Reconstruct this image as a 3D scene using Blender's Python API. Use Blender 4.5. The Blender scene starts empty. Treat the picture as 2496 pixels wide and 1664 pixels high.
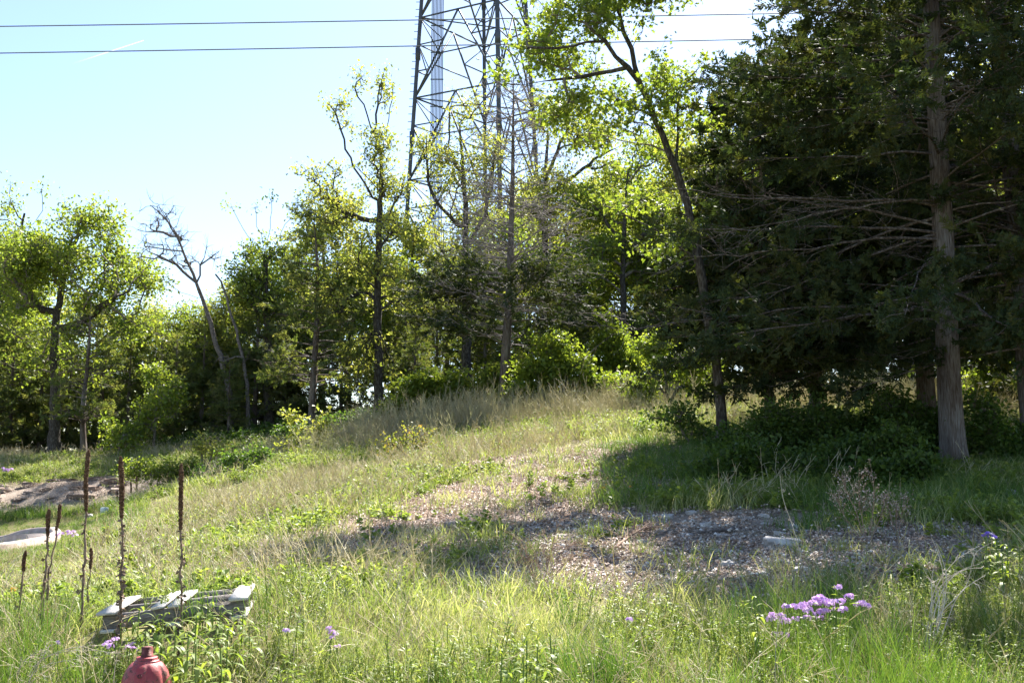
import bpy, math, random
import numpy as np

# ------------------------------------------------------------------ camera, sky, sun, exposure
scene = bpy.context.scene
COL = scene.collection
F_PX, CX, CY = 2701.0, 1248.0, 832.0
PITCH = math.atan(318.0 / F_PX)
EYE = np.array([0.0, 0.0, 1.6])

cam_data = bpy.data.cameras.new('camera')
cam_data.sensor_width = 36.0
cam_data.lens = 36.0 * F_PX / 2496.0
cam_data.clip_start = 0.1
cam_data.clip_end = 20000.0
cam = bpy.data.objects.new('camera', cam_data)
COL.objects.link(cam)
cam.location = EYE
cam.rotation_euler = (math.pi / 2 + PITCH, 0, 0)
scene.camera = cam

SUN_EL, SUN_AZ = math.radians(47.5), math.radians(21)      # azimuth clockwise from +Y (view direction)
world = bpy.data.worlds.new('World')
scene.world = world
world.use_nodes = True
wn = world.node_tree
bg = wn.nodes['Background']
sky = wn.nodes.new('ShaderNodeTexSky')
sky.sky_type = 'NISHITA'
sky.sun_disc = False
sky.sun_elevation = SUN_EL
sky.sun_rotation = SUN_AZ
sky.altitude = 300
sky.air_density = 1.0
sky.dust_density = 0.7
sky.ozone_density = 2.0
wn.links.new(sky.outputs['Color'], bg.inputs['Color'])
bg.inputs['Strength'].default_value = 0.069

sd = bpy.data.lights.new('sun', 'SUN')
sd.energy = 5.0
sd.angle = math.radians(0.53)
sd.color = (1.0, 0.95, 0.87)
sun = bpy.data.objects.new('sun', sd)
COL.objects.link(sun)
sun.rotation_euler = (math.pi / 2 - SUN_EL, 0, -SUN_AZ + math.pi)
sun.location = (20, 20, 40)

vs = scene.view_settings
vs.view_transform = 'Standard'
vs.look = 'None'
vs.gamma = 1.0
vs.use_curve_mapping = False
vs.exposure = 1.95
cy = scene.cycles
cy.max_bounces = 7
cy.diffuse_bounces = 3
cy.glossy_bounces = 2
cy.transmission_bounces = 5
cy.transparent_max_bounces = 4
cy.use_denoising = True
cy.caustics_reflective = False
cy.caustics_refractive = False
cy.sample_clamp_indirect = 6.0

# ------------------------------------------------------------------ maths helpers
def ray(px, py):
    a, b = (px - CX) / F_PX, (CY - py) / F_PX
    return np.array([a, math.cos(PITCH) - b * math.sin(PITCH), math.sin(PITCH) + b * math.cos(PITCH)])

def P(px, py, Y):
    d = ray(px, py)
    return EYE + d * (Y / d[1])

def norm(v):
    v = np.asarray(v, float)
    n = np.linalg.norm(v, axis=-1, keepdims=True)
    return v / np.maximum(n, 1e-9)

def smooth(a, b, x):
    t = np.clip((x - a) / (b - a), 0, 1)
    return t * t * (3 - 2 * t)

_rs = np.random.RandomState(7)
_GR = _rs.rand(256, 256)
def vnoise(x, y, s=1.0, off=0.0):
    """smooth value noise on arrays, 0..1"""
    x = np.asarray(x, float) / s + off * 17.3 + 1000.0
    y = np.asarray(y, float) / s + off * 9.1 + 1000.0
    xi, yi = np.floor(x).astype(int), np.floor(y).astype(int)
    fx, fy = x - xi, y - yi
    fx, fy = fx * fx * (3 - 2 * fx), fy * fy * (3 - 2 * fy)
    g = lambda i, j: _GR[i % 256, j % 256]
    return (g(xi, yi) * (1 - fx) + g(xi + 1, yi) * fx) * (1 - fy) + (g(xi, yi + 1) * (1 - fx) + g(xi + 1, yi + 1) * fx) * fy

def fnoise(x, y, s, off=0.0, oct=4):
    v, a, t = 0, 0.5, 0
    for k in range(oct):
        v = v + a * vnoise(x, y, s / 2 ** k, off + k * 3.7)
        t += a
        a *= 0.5
    return v / t

# ------------------------------------------------------------------ ground height (thin plate through surveyed points)
_cp = [(-10, -6, 0), (0, -6, 0), (10, -6, 0.1), (-6, 3, -.1), (0, 3, -.1), (6, 3, 0), (-2.2, 6.5, -.12), (0.3, 6.5, .0), (3.2, 6.5, .12),
       (0, 48, 4.3), (12, 46, 4.6), (25, 45, 5.0), (0, 70, 4.5), (25, 70, 5.3), (-11, 47, 3.0), (-20, 53, 2.0), (-30, 55, 1.0),
       (-25, 72, -3), (-12, 75, 0.5), (-40, 40, 0.2), (42, 40, 4.5), (40, 10, 1.8), (-40, 5, 0), (60, 90, 3), (-60, 90, -6), (0, 110, 1.5),
       (9, 9, .8), (-20, 20, .05), (-28, 27, .05), (-14, 14, .1)]
for _px, _py, _Y in [(300, 1490, 9.5), (250, 1572, 7.6), (40, 1655, 7.8), (130, 1630, 7.8), (560, 1540, 7.8), (345, 1495, 8.85), (610, 1462, 9.0), (1000, 1480, 9), (1600, 1430, 10), (2300, 1430, 9.5), (1900, 1330, 12), (2300, 1260, 13.2), (2330, 1150, 18),
                     (1100, 1290, 14), (1450, 1170, 17), (1760, 1100, 20), (2255, 1030, 25), (1300, 1080, 23), (1220, 1005, 34), (920, 1035, 37),
                     (750, 1075, 36), (600, 1095, 38), (560, 1150, 30), (350, 1122, 40), (130, 1112, 46), (0, 1115, 46), (0, 1170, 37.5),
                     (300, 1162, 36.5), (0, 1245, 34), (280, 1245, 33), (252, 1275, 31), (252, 1305, 23), (230, 1330, 18.5), (60, 1312, 26), (0, 1345, 21), (600, 1260, 18),
                     (600, 1350, 13), (200, 1400, 14), (1650, 990, 34), (1950, 1000, 28), (2450, 1000, 29), (2500, 1125, 19), (420, 1200, 27),
                     (800, 1160, 24), (1000, 1100, 27), (1300, 1380, 11.3), (750, 1430, 10.5)]:
    _cp.append(tuple(P(_px, _py, _Y)))
_cp = np.array(_cp)
def _phi(r2):
    return np.where(r2 > 1e-12, r2 * np.log(np.maximum(r2, 1e-12)) * 0.5, 0)
_n = len(_cp)
_S = 20.0
_X = _cp[:, :2] / _S
_K = _phi(((_X[:, None] - _X[None]) ** 2).sum(-1)) + np.eye(_n) * 0.004
_Pm = np.c_[np.ones(_n), _X]
_A = np.block([[_K, _Pm], [_Pm.T, np.zeros((3, 3))]])
_w = np.linalg.solve(_A, np.r_[_cp[:, 2], 0, 0, 0])

def H0(x, y):
    x, y = np.asarray(x, float), np.asarray(y, float)
    sh = x.shape
    q = np.c_[x.ravel(), y.ravel()] / _S
    out = np.zeros(len(q))
    for i in range(0, len(q), 20000):
        s = q[i:i + 20000]
        k = _phi(((s[:, None] - _X[None]) ** 2).sum(-1))
        out[i:i + 20000] = k @ _w[:_n] + _w[_n] + s @ _w[_n + 1:]
    out = out.reshape(sh)
    r = np.hypot(x, y - 30)
    t = smooth(70, 130, r)
    return out * (1 - t) + (-7.0) * t

def G0(px, py, fn=None):
    """the point of the ground seen at a pixel"""
    d = ray(px, py)
    t = np.linspace(4, 90, 1800)
    p = EYE + d * t[:, None]
    below = p[:, 2] < H0(p[:, 0], p[:, 1])
    i = int(np.argmax(below)) if below.any() else len(t) - 1
    return p[i]

# bare patches: lists of (centre, half axes, rotation) in ground metres
def _seg(a, b, wa, wb):
    return (G0(*a)[:2], G0(*b)[:2], wa, wb)
PATH = [_seg((610, 1405), (790, 1365), .8, 1.2), _seg((780, 1370), (1000, 1300), 1.3, 2.0), _seg((1000, 1300), (1250, 1225), 2.0, 2.8), _seg((1250, 1225), (1500, 1130), 2.8, 2.6), _seg((1500, 1130), (1640, 1105), 1.6, 1.0)]
GRAV = [_seg((1350, 1355), (1700, 1345), 1.2, 1.7), _seg((1700, 1345), (2100, 1345), 1.7, 1.6), _seg((2050, 1330), (2420, 1300), 1.0, .7), _seg((1000, 1370), (1350, 1345), .8, 1.2), _seg((1150, 1400), (1650, 1405), .7, .9), _seg((1650, 1405), (2150, 1395), .9, .8),
        _seg((1400, 1270), (1800, 1270), 1.0, 1.0)]
BANK = [(np.array(P(-150, 1200, 35.5)[:2]), np.array(P(330, 1205, 35)[:2]), 1.5, 1.4), (np.array(P(330, 1215, 33)[:2]), np.array(P(420, 1235, 30)[:2]), .9, .5),
        (np.array(P(520, 1150, 33)[:2]), np.array(P(640, 1140, 33)[:2]), .9, .5)]
def cover(x, y, segs):
    x, y = np.asarray(x, float), np.asarray(y, float)
    best = np.full(x.shape, 9.0)
    for a, b, wa, wb in segs:
        d = b - a
        t = np.clip(((x - a[0]) * d[0] + (y - a[1]) * d[1]) / (d @ d), 0, 1)
        dist = np.hypot(x - a[0] - t * d[0], y - a[1] - t * d[1])
        best = np.minimum(best, dist / (wa + (wb - wa) * t))
    n = fnoise(x, y, 1.3, 5.0) - 0.5
    return 1 - smooth(0.6, 1.25, best + n * 1.1)

def H(x, y):
    h = H0(x, y)
    near = np.exp(-((np.asarray(y) - 14) / 60.0) ** 2)
    h = h + (fnoise(x, y, 2.6, 1.0, 4) - 0.5) * 0.16 * near
    bank = cover(x, y, BANK)
    pc = P(430, 1462, 8.35)
    k = np.exp(-(((x - pc[0]) / .75) ** 2 + ((y - pc[1]) / .85) ** 2) ** 2)
    h = h * (1 - k) + k * (pc[2] - .165 + .09 * (x - pc[0]))
    st = (fnoise(x, y, 1.6, 11.0, 3) - 0.5)
    return h + bank * (np.round(st * 7) / 7 * 0.6 + st * 0.3)

def hz(x, y):
    return float(H(np.array([x]), np.array([y]))[0])

def G(px, py):
    p = G0(px, py)
    return np.array([p[0], p[1], hz(p[0], p[1])])

# ------------------------------------------------------------------ mesh helpers
class MB:
    """collects vertices and faces; build() links them as one mesh object"""
    def __init__(self):
        self.v, self.f, self.a, self.n, self.mi = [], [], [], 0, []
    def add(self, v, f, rnd=None, mi=0):
        v, f = np.asarray(v, float).reshape(-1, 3), np.asarray(f, int)
        self.v.append(v)
        self.f.append(f + self.n)
        self.mi.append(np.full(len(f), mi, np.int32))
        self.a.append(np.full(len(v), 0.5) if rnd is None else np.broadcast_to(np.asarray(rnd, float), (len(v),)))
        self.n += len(v)
    def mesh(self, name, mats, smooth_=False):
        me = bpy.data.meshes.new(name)
        V = np.concatenate(self.v) if self.v else np.zeros((0, 3))
        me.vertices.add(len(V))
        me.vertices.foreach_set('co', V.astype(np.float32).ravel())
        loops = np.concatenate([f.ravel() for f in self.f])
        tot = np.concatenate([np.full(len(f), f.shape[1]) for f in self.f])
        start = np.r_[0, np.cumsum(tot)[:-1]]
        me.loops.add(len(loops))
        me.loops.foreach_set('vertex_index', loops.astype(np.int32))
        me.polygons.add(len(tot))
        me.polygons.foreach_set('loop_start', start.astype(np.int32))
        me.polygons.foreach_set('loop_total', tot.astype(np.int32))
        me.polygons.foreach_set('material_index', np.concatenate(self.mi).astype(np.int32))
        if smooth_:
            me.polygons.foreach_set('use_smooth', np.ones(len(tot), bool))
        at = me.attributes.new('rnd', 'FLOAT', 'POINT')
        at.data.foreach_set('value', np.concatenate(self.a).astype(np.float32))
        for m in (mats if isinstance(mats, (list, tuple)) else [mats]):
            me.materials.append(m)
        me.update()
        return me
    def build(self, name, mats, parent=None, smooth_=False, loc=None):
        if self.n == 0:
            return None
        return link(name, self.mesh(name, mats, smooth_), parent, loc)

def link(name, me, parent=None, loc=None, rot=None):
    o = bpy.data.objects.new(name, me)
    COL.objects.link(o)
    if parent is not None:
        o.parent = parent
    if loc is not None:
        o.location = loc
    if rot is not None:
        o.rotation_euler = rot
    return o

def tag(o, label=None, cat=None, group=None, kind=None):
    if label: o['label'] = label
    if cat: o['category'] = cat
    if group: o['group'] = group
    if kind: o['kind'] = kind
    return o

def thing(name, label, cat, loc=(0, 0, 0), group=None, rotz=0):
    o = bpy.data.objects.new(name, None)
    COL.objects.link(o)
    o.empty_display_size = 0.2
    o.location = loc
    o.rotation_euler = (0, 0, rotz)
    return tag(o, label, cat, group)

KIDS = {}
def copy_tree(o, loc, rotz, scale, label, group):
    r = o.copy()
    COL.objects.link(r)
    r.location, r.rotation_euler, r.scale = loc, (0, 0, rotz), (scale,) * 3 if np.isscalar(scale) else scale
    tag(r, label, None, group)
    for ch in list(o.children):
        c = ch.copy()
        COL.objects.link(c)
        c.parent = r
        for g in list(ch.children):
            d = g.copy()
            COL.objects.link(d)
            d.parent = c
    return r

def frames(T):
    """two unit vectors across each tangent"""
    ref = np.where(np.abs(T[:, 2:3]) > 0.9, np.array([[1., 0, 0]]), np.array([[0, 0, 1.]]))
    U = norm(np.cross(T, ref))
    return U, np.cross(T, U)

def tube(mb, pts, rad, k=5, rnd=0.5, cap=False, mi=0, lump=0, rng=None):
    pts = np.asarray(pts, float)
    m = len(pts)
    rad = np.broadcast_to(np.asarray(rad, float), (m,))
    T = norm(np.gradient(pts, axis=0))
    d = norm(pts[-1] - pts[0])[None]
    ref = np.array([[1., 0, 0]]) if abs(d[0, 2]) > 0.7 else np.array([[0, 0, 1.]])
    U = norm(np.cross(T, np.repeat(ref, m, 0)))
    W = np.cross(T, U)
    a = np.arange(k) * 2 * np.pi / k
    R = np.repeat(rad[:, None], k, 1)
    if lump and rng is not None:
        R = R * (1 + lump * rng.randn(m, k))
    V = pts[:, None] + R[..., None] * (np.cos(a)[None, :, None] * U[:, None] + np.sin(a)[None, :, None] * W[:, None])
    i, j = np.meshgrid(np.arange(m - 1), np.arange(k), indexing='ij')
    j2 = (j + 1) % k
    Fq = np.stack([i * k + j, i * k + j2, (i + 1) * k + j2, (i + 1) * k + j], -1).reshape(-1, 4)
    mb.add(V.reshape(-1, 3), Fq, rnd, mi)
    if cap:
        for e, r in ((0, 0), (m - 1, 1)):
            ring = V[e]
            c = pts[e]
            vv = np.vstack([ring, c])
            ff = np.array([[q, (q + 1) % k, k] if r else [(q + 1) % k, q, k] for q in range(k)])
            mb.add(vv, ff, rnd, mi)

BOXF = np.array([[0, 1, 3, 2], [4, 6, 7, 5], [0, 4, 5, 1], [2, 3, 7, 6], [0, 2, 6, 4], [1, 5, 7, 3]])
def box(mb, c, half, R=np.eye(3), rnd=0.5, mi=0, jit=0, rng=None):
    s = np.array([[x, y, z] for x in (-1, 1) for y in (-1, 1) for z in (-1, 1)], float) * np.asarray(half, float)
    if jit:
        s = s + rng.randn(8, 3) * jit
    mb.add(s @ np.asarray(R).T + np.asarray(c, float), BOXF, rnd, mi)

def bar(mb, a, b, w, h=None, mi=0):
    a, b = np.asarray(a, float), np.asarray(b, float)
    T = norm(b - a)
    U, W = frames(T[None])
    box(mb, (a + b) / 2, (w / 2, (h or w) / 2, np.linalg.norm(b - a) / 2), np.c_[U[0], W[0], T], mi=mi)

def lathe(mb, prof, k=24, mi=0, flute=0, nf=8, cap=True):
    prof = np.asarray(prof, float)
    a = np.arange(k) * 2 * np.pi / k
    m = len(prof)
    fl = prof[:, 2:3] if prof.shape[1] > 2 else np.zeros((m, 1))
    R = prof[:, :1] * (1 - fl * np.abs(np.cos(a * nf / 2))[None] ** 8)
    V = np.stack([R * np.cos(a), R * np.sin(a), np.repeat(prof[:, 1:2], k, 1)], -1)
    i, j = np.meshgrid(np.arange(m - 1), np.arange(k), indexing='ij')
    j2 = (j + 1) % k
    mb.add(V.reshape(-1, 3), np.stack([i * k + j, i * k + j2, (i + 1) * k + j2, (i + 1) * k + j], -1).reshape(-1, 4), mi=mi)
    if cap:
        mb.add(V[-1], [np.arange(k)], mi=mi)
        mb.add(V[0], [np.arange(k)[::-1]], mi=mi)

def rotmats(axis, nrm):
    """columns: across, along axis, normal"""
    a = norm(axis)
    n = norm(nrm - (nrm * a).sum(-1, keepdims=True) * a)
    return np.stack([np.cross(a, n), a, n], -1)

def replicate(mb, tv, tf, pos, M, scl, rnd, mi=0):
    tv, tf = np.asarray(tv, float), np.asarray(tf, int)
    N, k = len(pos), len(tv)
    V = np.einsum('nij,kj->nki', M, tv) * np.asarray(scl).reshape(-1, 1, 1) + pos[:, None]
    Fs = (tf[None] + (np.arange(N) * k)[:, None, None]).reshape(-1, tf.shape[1])
    mb.add(V.reshape(-1, 3), Fs, np.repeat(rnd, k), mi)

# leaf shapes (unit length along +y)
LEAF2 = (np.array([[0, 0, 0], [-.33, .5, .1], [0, 1, -.06], [.33, .5, .1]]), np.array([[0, 2, 1], [0, 3, 2]]))
LOBED = (np.array([[0, 0, 0], [0, .5, 0], [0, 1, -.1], [-.12, .2, .03], [-.36, .34, .08], [-.14, .46, .03], [-.44, .66, .06], [-.16, .74, 0],
                   [.12, .2, .03], [.36, .34, .08], [.14, .46, .03], [.44, .66, .06], [.16, .74, 0]]),
         np.array([[0, 1, 3], [3, 5, 4], [3, 1, 5], [5, 7, 6], [5, 1, 7], [1, 2, 7], [0, 8, 1], [8, 9, 10], [8, 10, 1], [10, 11, 12], [10, 12, 1], [1, 12, 2]]))
LONG = (np.array([[0, 0, 0], [-.09, .35, .04], [.09, .35, .04], [-.07, .7, -.03], [.07, .7, -.03], [0, 1, -.16]]), np.array([[0, 2, 1], [1, 2, 3], [2, 4, 3], [3, 4, 5]]))
_r = np.random.RandomState(3)
def _spray(n, wid, ln, seed):
    """flat frond of thin scale-leaf twigs"""
    r = np.random.RandomState(seed)
    v, f = [], []
    for i in range(n):
        t = (i + .3) / n
        s = 1 if i % 2 else -1
        b = np.array([0, t * .75, r.uniform(-.03, .03)])
        d = np.array([s * r.uniform(.4, .9), r.uniform(.5, .9), r.uniform(-.5, .5)])
        d = d / np.linalg.norm(d) * ln * r.uniform(.6, 1.1) * (1 - .45 * t)
        w = np.array([-d[1], d[0], 0])
        w = w / np.linalg.norm(w) * wid
        k = len(v)
        v += [b - w * .6, b + w * .6, b + d * .6 + w, b + d, b + d * .6 - w]
        f += [[k, k + 1, k + 2], [k, k + 2, k + 4], [k + 4, k + 2, k + 3]]
    k = len(v)
    v += [(-wid * .5, 0, 0), (wid * .5, 0, 0), (0, 1, .02)]
    f += [[k, k + 1, k + 2]]
    return np.array(v), np.array(f)
def _feather(n, wid, ln, seed):
    r = np.random.RandomState(seed)
    v, f = [(-wid * .5, 0, 0), (wid * .5, 0, 0), (0, 1, .02)], [[0, 1, 2]]
    for i in range(n):
        t = (i + .3) / n
        s = 1 if i % 2 else -1
        b = np.array([0, t * .85, 0])
        d = np.array([s * r.uniform(.45, .95), r.uniform(.5, .95), r.uniform(-.75, .75)])
        d = d / np.linalg.norm(d) * ln * r.uniform(.55, 1.15) * (1 - .4 * t)
        w = np.array([-d[1], d[0], r.uniform(-.4, .4) * ln])
        w = w / np.linalg.norm(w) * wid * r.uniform(.7, 1.3)
        k = len(v)
        v += [b + d * .12 - w, b + d * .12 + w, b + d]
        f += [[k, k + 1, k + 2]]
    return np.array(v), np.array(f)
SPRAY_NEAR = _feather(11, .078, .52, 1)
SPRAY_FAR = _feather(6, .12, .58, 2)

# ------------------------------------------------------------------ materials
def new_mat(name):
    m = bpy.data.materials.new(name)
    m.use_nodes = True
    nt = m.node_tree
    nt.nodes.clear()
    out = nt.nodes.new('ShaderNodeOutputMaterial')
    return m, nt, out

def N(nt, t, **kw):
    n = nt.nodes.new(t)
    for k, v in kw.items():
        if hasattr(n, k):
            setattr(n, k, v)
        else:
            n.inputs[k.replace('_', ' ')].default_value = v
    return n

def ramp(nt, fac, stops):
    r = nt.nodes.new('ShaderNodeValToRGB')
    e = r.color_ramp.elements
    while len(e) < len(stops):
        e.new(0.5)
    for x, (p, c) in zip(e, stops):
        x.position, x.color = p, (*c, 1)
    nt.links.new(fac, r.inputs['Fac'])
    return r.outputs['Color']

def noise_tex(nt, scale, detail=4, vec=None, rough=.55, mapscale=None, obj=False):
    tc = nt.nodes.new('ShaderNodeTexCoord')
    src = tc.outputs['Object']
    if not obj:
        g = nt.nodes.new('ShaderNodeNewGeometry')
        src = g.outputs['Position']
    if mapscale:
        mp = nt.nodes.new('ShaderNodeMapping')
        mp.inputs['Scale'].default_value = mapscale
        nt.links.new(src, mp.inputs['Vector'])
        src = mp.outputs['Vector']
    n = nt.nodes.new('ShaderNodeTexNoise')
    n.inputs['Scale'].default_value = scale
    n.inputs['Detail'].default_value = detail
    n.inputs['Roughness'].default_value = rough
    nt.links.new(src, n.inputs['Vector'])
    return n.outputs['Fac']

def attr(nt, name='rnd'):
    a = nt.nodes.new('ShaderNodeAttribute')
    a.attribute_name = name
    return a.outputs['Fac']

def mixf(nt, a, b, w):
    """a*(1-w)+b*w on value sockets"""
    m = nt.nodes.new('ShaderNodeMix')
    m.data_type = 'FLOAT'
    m.inputs[0].default_value = w
    nt.links.new(a, m.inputs[2])
    nt.links.new(b, m.inputs[3])
    return m.outputs[0]

def leaf_mat(name, stops, trans_gain=(1.5, 1.6, .7), tw=.45, rough=.5, spec=.35, patch=1.5, inst=False):
    """thin leaf: reflects and lets light through; hue varies from leaf to leaf and branch to branch"""
    m, nt, out = new_mat(name)
    v = attr(nt)
    if inst:
        oi = nt.nodes.new('ShaderNodeObjectInfo')
        v = mixf(nt, v, oi.outputs['Random'], .5)
    fac = mixf(nt, v, noise_tex(nt, patch, 2), .4)
    col = ramp(nt, fac, stops)
    pb = N(nt, 'ShaderNodeBsdfPrincipled', Roughness=rough)
    pb.inputs['Specular IOR Level'].default_value = spec
    nt.links.new(col, pb.inputs['Base Color'])
    mul = nt.nodes.new('ShaderNodeMix')
    mul.data_type, mul.blend_type = 'RGBA', 'MULTIPLY'
    mul.inputs[0].default_value = 1
    nt.links.new(col, mul.inputs[6])
    mul.inputs[7].default_value = (*trans_gain, 1)
    tr = nt.nodes.new('ShaderNodeBsdfTranslucent')
    nt.links.new(mul.outputs[2], tr.inputs['Color'])
    mx = nt.nodes.new('ShaderNodeMixShader')
    mx.inputs[0].default_value = tw
    nt.links.new(pb.outputs[0], mx.inputs[1])
    nt.links.new(tr.outputs[0], mx.inputs[2])
    nt.links.new(mx.outputs[0], out.inputs['Surface'])
    return m

def solid_mat(name, stops, scale=6, detail=5, rough=.8, spec=.3, mapscale=None, bump=0, bscale=None, obj=False, metal=0, use_rnd=0):
    m, nt, out = new_mat(name)
    fac = noise_tex(nt, scale, detail, mapscale=mapscale, obj=obj)
    n = fac
    if use_rnd:
        fac = mixf(nt, fac, attr(nt), use_rnd)
    col = ramp(nt, fac, stops)
    pb = N(nt, 'ShaderNodeBsdfPrincipled', Roughness=rough, Metallic=metal)
    pb.inputs['Specular IOR Level'].default_value = spec
    nt.links.new(col, pb.inputs['Base Color'])
    if bump:
        if bscale:
            n = noise_tex(nt, bscale, 5, mapscale=mapscale, obj=obj)
        bp = nt.nodes.new('ShaderNodeBump')
        bp.inputs['Strength'].default_value = bump
        bp.inputs['Distance'].default_value = .02
        nt.links.new(n, bp.inputs['Height'])
        nt.links.new(bp.outputs[0], pb.inputs['Normal'])
    nt.links.new(pb.outputs[0], out.inputs['Surface'])
    return m

M = {}
M['oak_leaf'] = leaf_mat('oak_leaf', [(.25, (.10, .15, .03)), (.5, (.15, .195, .04)), (.75, (.21, .23, .06))], (1.9, 1.9, .8), .52)
M['young_leaf'] = leaf_mat('young_leaf', [(.25, (.16, .20, .05)), (.5, (.21, .24, .065)), (.75, (.28, .27, .09))], (1.8, 1.75, .85), .52)
M['bright_leaf'] = leaf_mat('bright_leaf', [(.25, (.10, .16, .03)), (.5, (.145, .20, .035)), (.75, (.21, .25, .05))], (1.9, 1.8, .8), .5)
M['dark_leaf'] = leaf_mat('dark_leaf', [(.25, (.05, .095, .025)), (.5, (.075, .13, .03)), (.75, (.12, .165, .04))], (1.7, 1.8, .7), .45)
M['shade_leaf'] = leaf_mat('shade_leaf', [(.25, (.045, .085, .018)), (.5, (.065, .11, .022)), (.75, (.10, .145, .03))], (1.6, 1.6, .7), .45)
M['red_leaf'] = leaf_mat('red_leaf', [(.25, (.15, .20, .035)), (.5, (.21, .22, .04)), (.75, (.32, .19, .07))], (1.6, 1.6, .9), .45)
M['cedar'] = leaf_mat('cedar', [(.25, (.022, .038, .016)), (.5, (.037, .055, .020)), (.75, (.075, .078, .026))], (1.5, 1.5, .6), .28, .7, .2)
M['cedar_dull'] = leaf_mat('cedar_dull', [(.25, (.065, .095, .032)), (.5, (.10, .125, .043)), (.75, (.15, .15, .065))], (1.7, 1.7, .7), .42, .7, .2)
M['grass'] = leaf_mat('grass', [(.2, (.12, .18, .05)), (.42, (.18, .235, .07)), (.58, (.27, .30, .12)), (.74, (.46, .44, .27))], (1.5, 1.5, .8), .42, .45, .4, .6, True)
M['rush'] = leaf_mat('rush', [(.25, (.06, .13, .025)), (.5, (.09, .165, .03)), (.75, (.15, .20, .04))], (1.5, 1.5, .8), .4, .45, .4, .6, True)
M['forb'] = leaf_mat('forb', [(.25, (.15, .215, .045)), (.5, (.21, .275, .06)), (.75, (.29, .325, .085))], (1.5, 1.5, .8), .45, .5, .3, .6, True)
M['straw'] = leaf_mat('straw', [(.2, (.40, .34, .21)), (.5, (.56, .50, .34)), (.8, (.70, .65, .50))], (1.15, 1.15, 1.0), .4, .6, .3, .6, True)
M['seedgrass'] = leaf_mat('seedgrass', [(.2, (.36, .31, .20)), (.5, (.50, .46, .31)), (.8, (.58, .57, .36))], (1.15, 1.15, 1.0), .4, .6, .3, .6, True)
M['litter'] = leaf_mat('litter', [(.2, (.28, .205, .16)), (.5, (.44, .35, .285)), (.8, (.60, .51, .44))], (1, 1, 1), .15, .6, .25, 4, False)
M['phlox'] = leaf_mat('phlox', [(.2, (.52, .28, .64)), (.5, (.66, .42, .76)), (.8, (.80, .60, .86))], (1, 1, 1), .3, .5, .2, 8)
M['violet'] = leaf_mat('violet', [(.2, (.16, .10, .50)), (.5, (.22, .15, .60)), (.8, (.30, .22, .68))], (1, 1, 1), .3, .5, .2, 8)
M['orange'] = leaf_mat('orange', [(.2, (.70, .28, .03)), (.5, (.80, .36, .05)), (.8, (.85, .45, .08))], (1, 1, 1), .3, .5, .2, 8)
M['oak_bark'] = solid_mat('oak_bark', [(.3, (.025, .021, .018)), (.5, (.06, .052, .045)), (.7, (.15, .14, .125))], 7, 6, .95, .1, (4, 4, 1.2), .9)
M['pale_bark'] = solid_mat('pale_bark', [(.3, (.16, .13, .11)), (.5, (.28, .24, .21)), (.7, (.42, .38, .34))], 7, 6, .9, .15, (4, 4, 1.2), .6)
def cedar_bark_mat():
    m, nt, out = new_mat('cedar_bark')
    a = noise_tex(nt, 8, 7, mapscale=(5, 5, .5), rough=.65)
    b = noise_tex(nt, 24, 5, mapscale=(4, 4, .25), rough=.6)
    c = noise_tex(nt, 1.3, 4, mapscale=(1, 1, .6))
    h = mixf(nt, a, b, .45)
    t = mixf(nt, h, c, .35)
    col = ramp(nt, t, [(.36, (.030, .020, .015)), (.45, (.09, .066, .054)), (.53, (.165, .142, .128)), (.64, (.31, .29, .28))])
    pb = N(nt, 'ShaderNodeBsdfPrincipled', Roughness=.95)
    pb.inputs['Specular IOR Level'].default_value = .1
    nt.links.new(col, pb.inputs['Base Color'])
    bp = nt.nodes.new('ShaderNodeBump')
    bp.inputs['Strength'].default_value = 1.0
    bp.inputs['Distance'].default_value = .05
    nt.links.new(h, bp.inputs['Height'])
    nt.links.new(bp.outputs[0], pb.inputs['Normal'])
    nt.links.new(pb.outputs[0], out.inputs['Surface'])
    return m
M['cedar_bark'] = cedar_bark_mat()
M['deadwood'] = solid_mat('deadwood', [(.3, (.07, .056, .05)), (.5, (.13, .11, .10)), (.7, (.23, .205, .19))], 6, 5, .9, .15, (3, 3, 3), .4)
M['cedar_limb'] = solid_mat('cedar_limb', [(.3, (.045, .033, .026)), (.5, (.10, .08, .07)), (.7, (.23, .205, .19))], 7, 5, .9, .1, (3, 3, 3), .4)
M['greytwig'] = solid_mat('greytwig', [(.3, (.14, .12, .11)), (.5, (.22, .195, .18)), (.7, (.33, .30, .28))], 6, 4, .9, .15)
M['twig'] = solid_mat('twig', [(.3, (.10, .085, .07)), (.7, (.24, .21, .18))], 8, 3, .9, .1)
M['drystem'] = solid_mat('drystem', [(.3, (.42, .34, .27)), (.5, (.56, .48, .40)), (.7, (.70, .63, .55))], 9, 3, .8, .2)
M['brownstem'] = solid_mat('brownstem', [(.3, (.20, .13, .09)), (.7, (.40, .28, .21))], 14, 3, .85, .15)
M['mullein'] = solid_mat('mullein', [(.3, (.05, .026, .016)), (.5, (.11, .06, .038)), (.7, (.20, .125, .085))], 60, 4, .9, .1, None, .5)
M['mullein_stem'] = solid_mat('mullein_stem', [(.3, (.10, .065, .045)), (.7, (.30, .22, .17))], 30, 4, .9, .1, None, .5)
M['greenstem'] = solid_mat('greenstem', [(.3, (.09, .15, .03)), (.7, (.16, .22, .05))], 9, 2, .6, .3)
M['planks'] = solid_mat('planks', [(.3, (.42, .38, .34)), (.5, (.60, .56, .52)), (.7, (.74, .71, .67))], 12, 6, .85, .2, (1.5, 9, 9), .35, None, True)
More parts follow.
